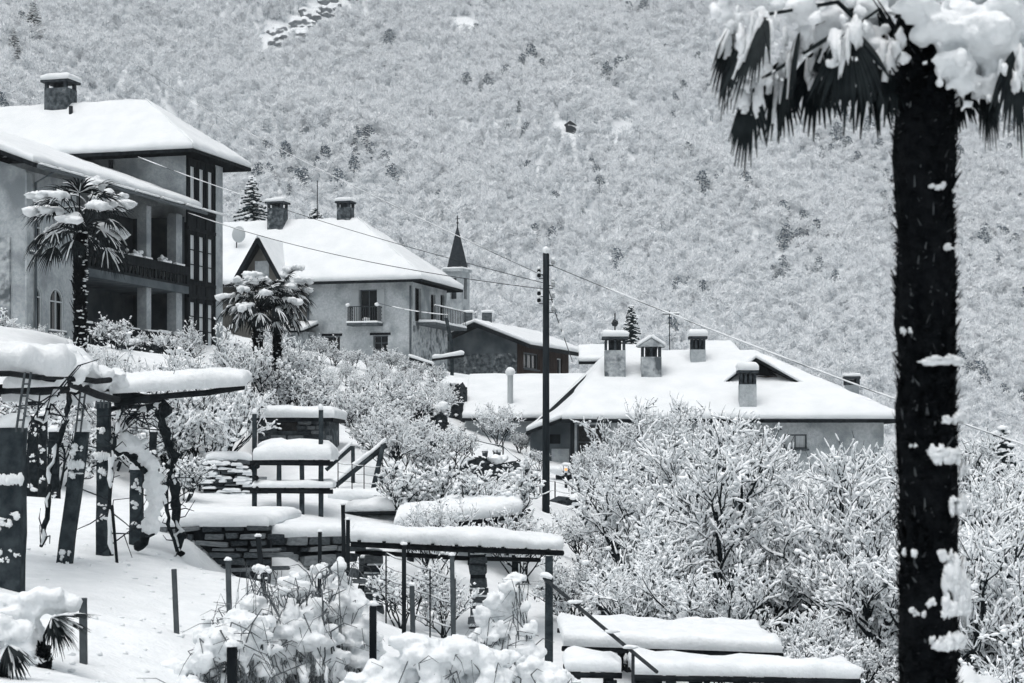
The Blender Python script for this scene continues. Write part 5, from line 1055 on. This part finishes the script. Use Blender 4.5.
# --- utility pole with insulators and cables
YU = 54.0
UP = thing('utility_pole', 'tall dark wooden utility pole with snow cap and porcelain insulators', 'pole', G(546, YU))
pt_ = P(546, 253, YU); pole_beam(UP, [gbase(546, YU, .6), P(546, 400, YU), pt_], [.115, .105, .09], 'pole_wood', 'shaft', 10)
MB().blob((pt_.x, pt_.y, pt_.z+.06), (.11, .11, .13), .08, 1).build('snow_cap', 'snow', UP, smooth=True)
for i, (y_, sx) in enumerate([(266, 1), (279, -1), (286, 1), (275, -1), (289, 1), (304, -1), (313, 1), (297, -1), (300, 1)]):
    c = P(546, y_, YU); e = c+Vector((sx*.2, -.02, .02)); h = MB().tube([c, e, e+Vector((0, 0, .1))], .014, 5).build('bracket_arm', 'iron', UP)
    MB().tube([e+Vector((0, 0, .03)), e+Vector((0, 0, .08)), e+Vector((0, 0, .15))], [.045, .06, .035], 8).build('insulator', 'wood_dark' if i % 2 else 'ceramic', h, smooth=True)
    MB().blob((e.x, e.y, e.z+.17), (.06, .06, .045), .2, i).build('insulator_snow', 'snow', h, smooth=True)
gp = [P(549, 296, YU), P(556, 315, YU), P(562, 332, YU), P(567, 343, YU)]; gw = MB().tube([P(549, 290, YU)]+gp[1:3]+[P(572, 360, YU+2)], .012, 4).build('stay_wire', 'cable', UP)
for i, p in enumerate((P(553, 306, YU), P(560, 326, YU), P(563, 334, YU))): MB().blob(tuple(p), (.05, .05, .1), .25, i).build('wire_snow', 'snow', gw, smooth=True)
def cable(label, a, b, sag, snow_from=None, snow_to=1.0, r=.012, sr=.025, seed=0, gaps=.15):
    a, b = Vector(a), Vector(b); t = thing('overhead_cable', label, 'cable', a, 'overhead cables'); n = 40; rr = random.Random(seed)
    p = [a.lerp(b, i/n)-Vector((0, 0, 4*sag*(i/n)*(1-i/n))) for i in range(n+1)]; MB().tube(p, r, 5).build('wire', 'cable', t)
    if snow_from is not None:
        i = int(snow_from*n)
        while i < int(snow_to*n)-1:
            l = rr.randint(3, 9); q = [x+Vector((0, 0, sr*.7)) for x in p[i:min(i+l, n)+1]]
            if len(q) > 1: MB().tube(q, [sr*.4]+[sr*rr.uniform(.8, 1.15) for _ in q[1:-1]]+[sr*.4], 6).build('wire_snow', 'snow', t, smooth=True)
            i += l if rr.random() > gaps else l+1
cable('snow-streaked cable from the tall house wall to the utility pole', P(138, 157, 79.3), P(544, 283, YU), .25, 0, .35, .010, .02, 1)
cable('dark cable from the tall house eave to the utility pole', P(188, 213, 78), P(544, 289, YU), .35, 0, .12, .012, .02, 2)
cable('pale far cable coming down the slope to the utility pole', P(130, 60, 170), P(544, 276, YU), .6, .3, .95, .010, .015, 3, .6)
cable('thick snow-covered cable running from utility pole down to the right', P(548, 264, YU), P(1060, 458, 44), .12, .13, 1, .010, .024, 4, .55)
cable('thin cable from balcony of second house to its garden mast', P(378, 303, 100), P(448, 315, 97), .1, .2, 1, .012, .03, 5)

# --- handrail with posts, stakes and wire fences
HR = thing('handrail', 'dark iron handrail sloping down to the right from a tall post', 'handrail', G(549, 25.6))
post(HR, P(549, 556, 25.6), gbase(549, 25.6, .3), .11, 'post_stone', 0, None, 5, .05)
MB().tube([P(544, 578, 25.5), P(600, 625, 24.4), P(657, 672, 23.2)], .024, 6).build('rail', 'iron', HR); MB().beam(P(633, 652, 23.7), P(633, 740, 23.7), .04, .04).build('baluster', 'iron', HR)
snow_bar(HR, P(540, 577, 25.4), P(552, 580, 25.4), .12, .08)
for i, f in enumerate((.3, .62, .78)):
    c = P(544, 578, 25.5).lerp(P(657, 672, 23.2), f); MB().blob((c.x, c.y, c.z+.035), (.10, .035, .025), .25, i).build('rail_snow', 'snow', HR, smooth=True)
rr = random.Random(3)
ST = [(174, 569, 178, 17.6, .045, 'square grey stake alone in the smooth snow bank'), (83, 598, 84, 15, .055, 'square grey stake beside the dwarf palm'), (228, 561, 231, 19, .05, 'grey stake at the right edge of the snow bank'), (452, 556, 455, 21, .05, 'grey stake left of the right stone pillar'), (412, 586, 415, 17.5, .045, 'thin grey stake between the two stone pillars'), (404, 545, 404, 27, .06, 'snow-dotted stake under the beam trellis'), (373, 606, 373, 16.5, .06, 'dark stake behind the snowy vine row'), (320, 532, 319, 26, .05, 'short stake before the paler terrace wall'), (348, 520, 348, 25, .05, 'dark stake poking above the beam at its left end'), (258, 537, 270, 24, .06, 'dark leaning stake before the paler terrace wall'), (232, 647, 233, 13, .065, 'dark stake at the bottom edge among vine stems'), (343, 505, 345, 30, .06, 'short ring-topped stake above the beam trellis'), (112, 505, 119, 28, .04, 'thin leaning stick right of the tall pergola post')]
for i, (tx, ty, bx_, Ys, w, lb) in enumerate(ST):
    a = P(tx, ty, Ys); g = gbase(bx_, Ys, .3); t = thing('garden_stake', lb, 'stake', g, 'garden stakes'); MB().beam(g, a, w, w).build('shaft', 'stake' if 'grey' in lb else 'wood_dark', t, bevel=.004)
    if i not in (0, 1, 12): MB().blob((a.x, a.y, a.z+.01), (w*.8, w*.8, w*.6), .2, i, .3).build('snow_cap', 'snow', t, smooth=True)
def wire_fence(label, pts, h, nw, mname='iron', r=.014, snowy=True, wr=.004):
    p = [G(x, y) for x, y in pts]; t = thing('wire_fence', label, 'fence', p[0])
    for q in p: MB().tube([q-Vector((0, 0, .3)), q+Vector((0, 0, h))], r, 5).build('fence_post', mname, t)
    for k in range(nw):
        z = h*(.25+.72*k/max(1, nw-1))
        for a, b in zip(p[:-1], p[1:]):
            a2, b2 = a+Vector((0, 0, z)), b+Vector((0, 0, z)); m_ = a2.lerp(b2, .5)-Vector((0, 0, .02)); MB().tube([a2, m_, b2], wr, 4).build('fence_wire', mname, t)
            if snowy and (k == nw-1 or R.random() < .5): MB().tube([a2+Vector((0, 0, .02)), m_+Vector((0, 0, .02)), b2+Vector((0, 0, .02))], [.006, wr+.010, .006], 5).build('wire_snow', 'snow', t, smooth=True)
wire_fence('thin wire fence with snow along the wires under leaning timbers', [(338, 46), (352, 46), (364, 46), (380, 46.3), (394, 46.5), (404, 46.6), (419, 47)], .85, 4)
wire_fence('iron path fence with a snowy top rail left of the pole', [(445, 70), (472, 70), (503, 70), (522, 67), (534, 65)], .95, 2, r=.03, wr=.02)
wire_fence('low wire fence on the ledge right of the utility pole', [(540, 62), (555, 62), (572, 61), (588, 60)], .8, 3, r=.025)
wire_fence('wire fence between the stakes under the beam trellis', [(386, 30), (404, 30), (430, 30.5), (455, 31)], 1.1, 5, snowy=True)
# plant pots, lantern
for i, (px_, w, h, lb) in enumerate([(485, 5, 9, 'round grey plant pot on the path, left one'), (497, 7, 12, 'square dark plant tub on the path, right one')]):
    Yq = 71; b = G(px_, Yq); W = w/FPX*Yq; Hh = h/FPX*Yq*1.3; t = thing('plant_pot', lb, 'pot', b, 'pots on the path')
    MB().tube([b-Vector((0, 0, .1)), b+Vector((0, 0, Hh*.9)), b+Vector((0, 0, Hh*.9)), b+Vector((0, 0, Hh))], [W*.42, W*.56, W*.64, W*.64], 12 if i == 0 else 4).build('tub', 'stone_b', t)
    MB().blob((b.x, b.y, b.z+Hh), (W*.6, W*.6, .12), .15, i).build('snow', 'snow', t, smooth=True)
lc = P(566, 469.5, 68.5); LN = thing('lantern', 'small lit orange lantern on the low wall before the low house', 'lantern', lc-Vector((0, 0, .25)))
MB().box((lc.x-.05, lc.y-.05, lc.z-.9), (lc.x+.05, lc.y+.05, lc.z-.12)).build('stem', 'iron', LN)
lm = bpy.data.materials.new('lamp_glow'); lm.use_nodes = True; lb_ = lm.node_tree.nodes['Principled BSDF']; lb_.inputs['Emission Color'].default_value = (1, .42, .12, 1); lb_.inputs['Emission Strength'].default_value = .9; lb_.inputs['Base Color'].default_value = (.6, .3, .12, 1); M['lamp_glow'] = lm
MB().blob(tuple(lc), (.055, .055, .05), .04, 1).build('globe', 'lamp_glow', LN, smooth=True)
m = MB(); [m.beam(lc+Vector((math.cos(a)*.12, math.sin(a)*.12, -.12)), lc+Vector((math.cos(a)*.12, math.sin(a)*.12, .13)), .015, .015) for a in (0.8, 2.4, 3.9, 5.5)]; m.build('cage', 'iron', LN)
MB().snow((lc.x-.15, lc.y-.15, lc.z+.13), (lc.x+.15, lc.y-.15, lc.z+.13), (lc.x+.15, lc.y+.15, lc.z+.13), (lc.x-.15, lc.y+.15, lc.z+.13), .12, .1).build('snow', 'snow', LN, smooth=True)
# garden mast beside the second house
GM = thing('vine_mast', 'crooked snow-covered garden mast at the right corner of second house', 'mast', G(451, 93))
pole_beam(GM, [gbase(452, 93, .3), P(452, 345, 93), P(446, 318, 93)], .09, 'post_stone', 'shaft'); MB().beam(P(432, 360, 92.9), P(464, 356, 92.9), .12, .1).build('shelf', 'wood_dark', GM); snow_bar(GM, P(432, 358.5, 92.8), P(464, 354.5, 92.8), .25, .2)
MB().beam(P(408, 358, 92.5), P(434, 366, 92.5), .12, .1).build('arm', 'wood_dark', GM); snow_bar(GM, P(408, 356.5, 92.4), P(434, 364.5, 92.4), .2, .14, seed=3)

# --- snow-laden vines in the foreground
mat('vine_stem', (.05, .058, .063), (.16, .175, .185), 5, .9)
def vine_row(label, pts, Yv, seed, nst=40, spread=26):
    rr = random.Random(seed); c0_ = G(pts[0][0], Yv); t = thing('snowy_vine', label, 'vine', c0_, 'snow-laden vines along the near fence'); it = []
    for (x, y, r) in pts:
        rad = 1.22*r/FPX*Yv; it.append((P(x, y+r*.6, Yv+rr.uniform(-.15, .15)), (rad*rr.uniform(.85, 1.15), rad*.9, rad*rr.uniform(.7, .95))))
        for k in range(8): it.append((P(x+rr.uniform(-1, 1)*r*1.4, y+r*.6+rr.uniform(-.2, 1.6)*r, Yv+rr.uniform(-.25, .25)), (rad*rr.uniform(.25, .6), rad*.3, rad*rr.uniform(.3, .8))))
    lumps('snow', it, t, voxel=.016, seed=seed, noise_s=6, amp=.16)
    m = MB(); s = MB()
    for i in range(nst*2):
        x, y, r = rr.choice(pts); a = P(x+rr.uniform(-1, 1)*spread, y+rr.uniform(.2, 1.4)*r, Yv+rr.uniform(-.3, .3)); g = G(x+rr.uniform(-1.3, 1.3)*spread, Yv+rr.uniform(-.3, .3), -.1)
        b = a+Vector((rr.uniform(-.15, .15), rr.uniform(-.1, .1), rr.uniform(-.06, .06))); q = a.lerp(g, .5)+Vector((rr.uniform(-.2, .2), rr.uniform(-.1, .1), 0)); w = rr.uniform(.0025, .0065)
        m.tube([g, q, a, b], [w*1.3, w*1.1, w, w*.5], 4)
        if rr.random() < .5: f = rr.uniform(.2, .7); p = q.lerp(a, f); s.blob(tuple(p), (rr.uniform(.01, .035), .02, rr.uniform(.02, .09)), .4, i)
        if rr.random() < .5: e = a+Vector((rr.uniform(-.3, .3), -.05, rr.uniform(-.35, .1))); m.tube([a, a.lerp(e, .5)+Vector((0, 0, rr.uniform(.0, .12))), e], [w, w*.8, w*.4], 4)
    o = m.build('stems', 'vine_stem', t); o['kind'] = 'stuff'; o = s.build('stem_snow', 'snow', t, smooth=True); o['kind'] = 'stuff'
vine_row('low snow-laden vine heap right of the smooth bank', [(222, 628, 20), (238, 612, 22), (205, 646, 18), (252, 636, 20), (185, 662, 18)], 16, 201, 40)
vine_row('snow-laden vine with drooping stems at lower left centre', [(272, 606, 20), (290, 614, 26), (308, 626, 24), (265, 634, 22), (300, 584, 12), (285, 578, 10), (320, 650, 20), (280, 655, 18), (250, 600, 14), (312, 602, 14)], 16.5, 202, 110, 34)
vine_row('tall snow-wrapped vine on its stake left of the stone pillars', [(340, 560, 7), (343, 576, 11), (350, 596, 16), (352, 622, 18), (332, 590, 12), (350, 645, 18), (356, 665, 16), (326, 606, 12)], 17, 203, 50, 16)
vine_row('wide snow-laden vine heap at bottom centre', [(395, 660, 26), (420, 640, 22), (440, 652, 26), (460, 642, 22), (375, 675, 22), (425, 676, 26), (478, 650, 20), (400, 684, 26), (455, 680, 26), (490, 676, 22), (350, 690, 18)], 15.5, 204, 50)
vine_row('tall snow-plastered vine right of the right stone pillar', [(514, 572, 9), (508, 590, 13), (500, 606, 16), (510, 620, 18), (492, 630, 16), (520, 640, 17), (505, 655, 20), (525, 664, 16)], 18, 205, 60, 20)
vine_row('rounded snow-buried vine left of the short plank trellis', [(545, 664, 20), (560, 676, 20), (530, 690, 22), (575, 692, 18)], 16, 206, 20)
vine_row('scattered snow-topped vine before the paler terrace wall', [(262, 566, 6), (300, 574, 9), (322, 566, 7), (285, 590, 9)], 20, 207, 34, 22)
vine_row('snow heap over vine roots at the bottom left edge of the vine row', [(150, 690, 22), (190, 682, 20), (110, 700, 24), (320, 690, 20), (280, 690, 16), (230, 690, 16)], 13.5, 208, 24)

# --- snow-crushed dwarf palms at the lower left
def dwarf_palm(label, hub, Yd, outs, seed, caps):
    rr = random.Random(seed); t = thing('dwarf_palm', label, 'palm', G(hub[0], Yd), 'snow-crushed dwarf palms'); h = P(hub[0], hub[1], Yd); g = G(hub[0]-8, Yd, -.1)
    palm_trunk(g, P(hub[0]-8, hub[1]+30, Yd), .07, .06, 120, .07, t, seed, 3)
    for i, (ox, oy, dy, L) in enumerate(outs):
        m = MB(); s = MB(); m.tube([g+Vector((0, 0, .2)), (g+h)/2+Vector((-.03, 0, .1)), h], [.014, .01, .008], 5); fan(m, s, h, Vector((ox, dy, oy)), L, 18, .75, .16, rr, .3, .02); f = m.build('frond', 'palm_leaf', t)
        if s.v: s.build('frond_snow', 'snow', f, smooth=True)
    lumps('snow_cover', [(P(x, y, Yd+.1), (r/FPX*Yd, r/FPX*Yd, r/FPX*Yd*.8)) for x, y, r in caps], t, voxel=.018, seed=seed)
dwarf_palm('dwarf palm fan bent under snow beside the square stake', (52, 618, 0), 14.3, [(1, -.15, -.25, .34), (.8, -.75, -.2, .33), (.35, -1, -.2, .32), (1, .25, -.1, .36)], 301, [(20, 610, 26), (45, 602, 22), (64, 606, 16), (0, 618, 26), (30, 632, 22), (10, 640, 20), (22, 655, 22), (38, 660, 18), (5, 660, 24), (30, 676, 20)])
dwarf_palm('dark dwarf palm fan at the bottom left corner under snow', (8, 645, 0), 13, [(.6, -1, -.3, .3), (0, -1, -.3, .28), (-.6, -.9, -.3, .3), (1, -.5, -.2, .24)], 302, [(-5, 628, 24), (20, 630, 18), (-25, 640, 24)])
# --- rock outcrop near the top of the mountain side
rm_ = bpy.data.materials.new('snowy_rock'); rm_.use_nodes = True; n_ = rm_.node_tree; b_ = n_.nodes['Principled BSDF']; b_.inputs['Roughness'].default_value = .9
ge = n_.nodes.new('ShaderNodeNewGeometry'); sx_ = n_.nodes.new('ShaderNodeSeparateXYZ'); n_.links.new(ge.outputs['Normal'], sx_.inputs[0]); nx_ = n_.nodes.new('ShaderNodeTexNoise'); nx_.inputs['Scale'].default_value = .35
tc_ = n_.nodes.new('ShaderNodeTexCoord'); n_.links.new(tc_.outputs['Object'], nx_.inputs['Vector']); ad = n_.nodes.new('ShaderNodeMath'); ad.operation = 'MULTIPLY_ADD'; n_.links.new(nx_.outputs['Fac'], ad.inputs[0]); ad.inputs[1].default_value = .7; n_.links.new(sx_.outputs[2], ad.inputs[2])
rp = n_.nodes.new('ShaderNodeValToRGB'); rp.color_ramp.elements[0].position = .38; rp.color_ramp.elements[1].position = .62; rp.color_ramp.elements[0].color = (.2, .22, .235, 1); rp.color_ramp.elements[1].color = (.82, .85, .87, 1); n_.links.new(ad.outputs[0], rp.inputs[0]); n_.links.new(rp.outputs[0], b_.inputs['Base Color']); M['snowy_rock'] = rm_
pm = on_mountain(300, 38)
RO = thing('rock_outcrop', 'bare snowy rock outcrop running up to the top edge of the picture', 'rock', pm); it = []; rr = random.Random(8)
for i in range(26):
    u_ = i/25; q = on_mountain(268+84*u_+rr.uniform(-4, 4), 50-52*u_+rr.uniform(-9, 9))
    if q: it.append((q, (rr.uniform(2.5, 5.5), rr.uniform(2.5, 5), rr.uniform(2, 4))))
ro = lumps('rock', it, RO, voxel=.5, seed=1); ro.data.materials.clear(); ro.data.materials.append(rm_); ro.modifiers['uneven'].strength = 2.5; bpy.data.textures['rock_tex'].noise_scale = 2.0; ro.modifiers['smooth'].iterations = 1

# --- crumbs of snow fallen on the bank
rng = np.random.default_rng(77); n = 260; px_ = rng.uniform(20, 340, n); Yq = rng.uniform(13.5, 31, n); x = (px_-512)/FPX*Yq; g = ground_z(np.column_stack([x, Yq])); c = np.column_stack([x, Yq, g+.004]); sz = rng.uniform(.008, .035, n)[:, None]*np.array([[1.2, 1.2, .7]])
o = link('snow_crumbs', np_mesh('snow_crumbs', [(*np_blobs(c, sz, rng, .35, 1), 'snow', True)]), None); tag(o, 'crumbs of snow fallen from the branches onto the smooth bank', 'snow', kind='stuff')
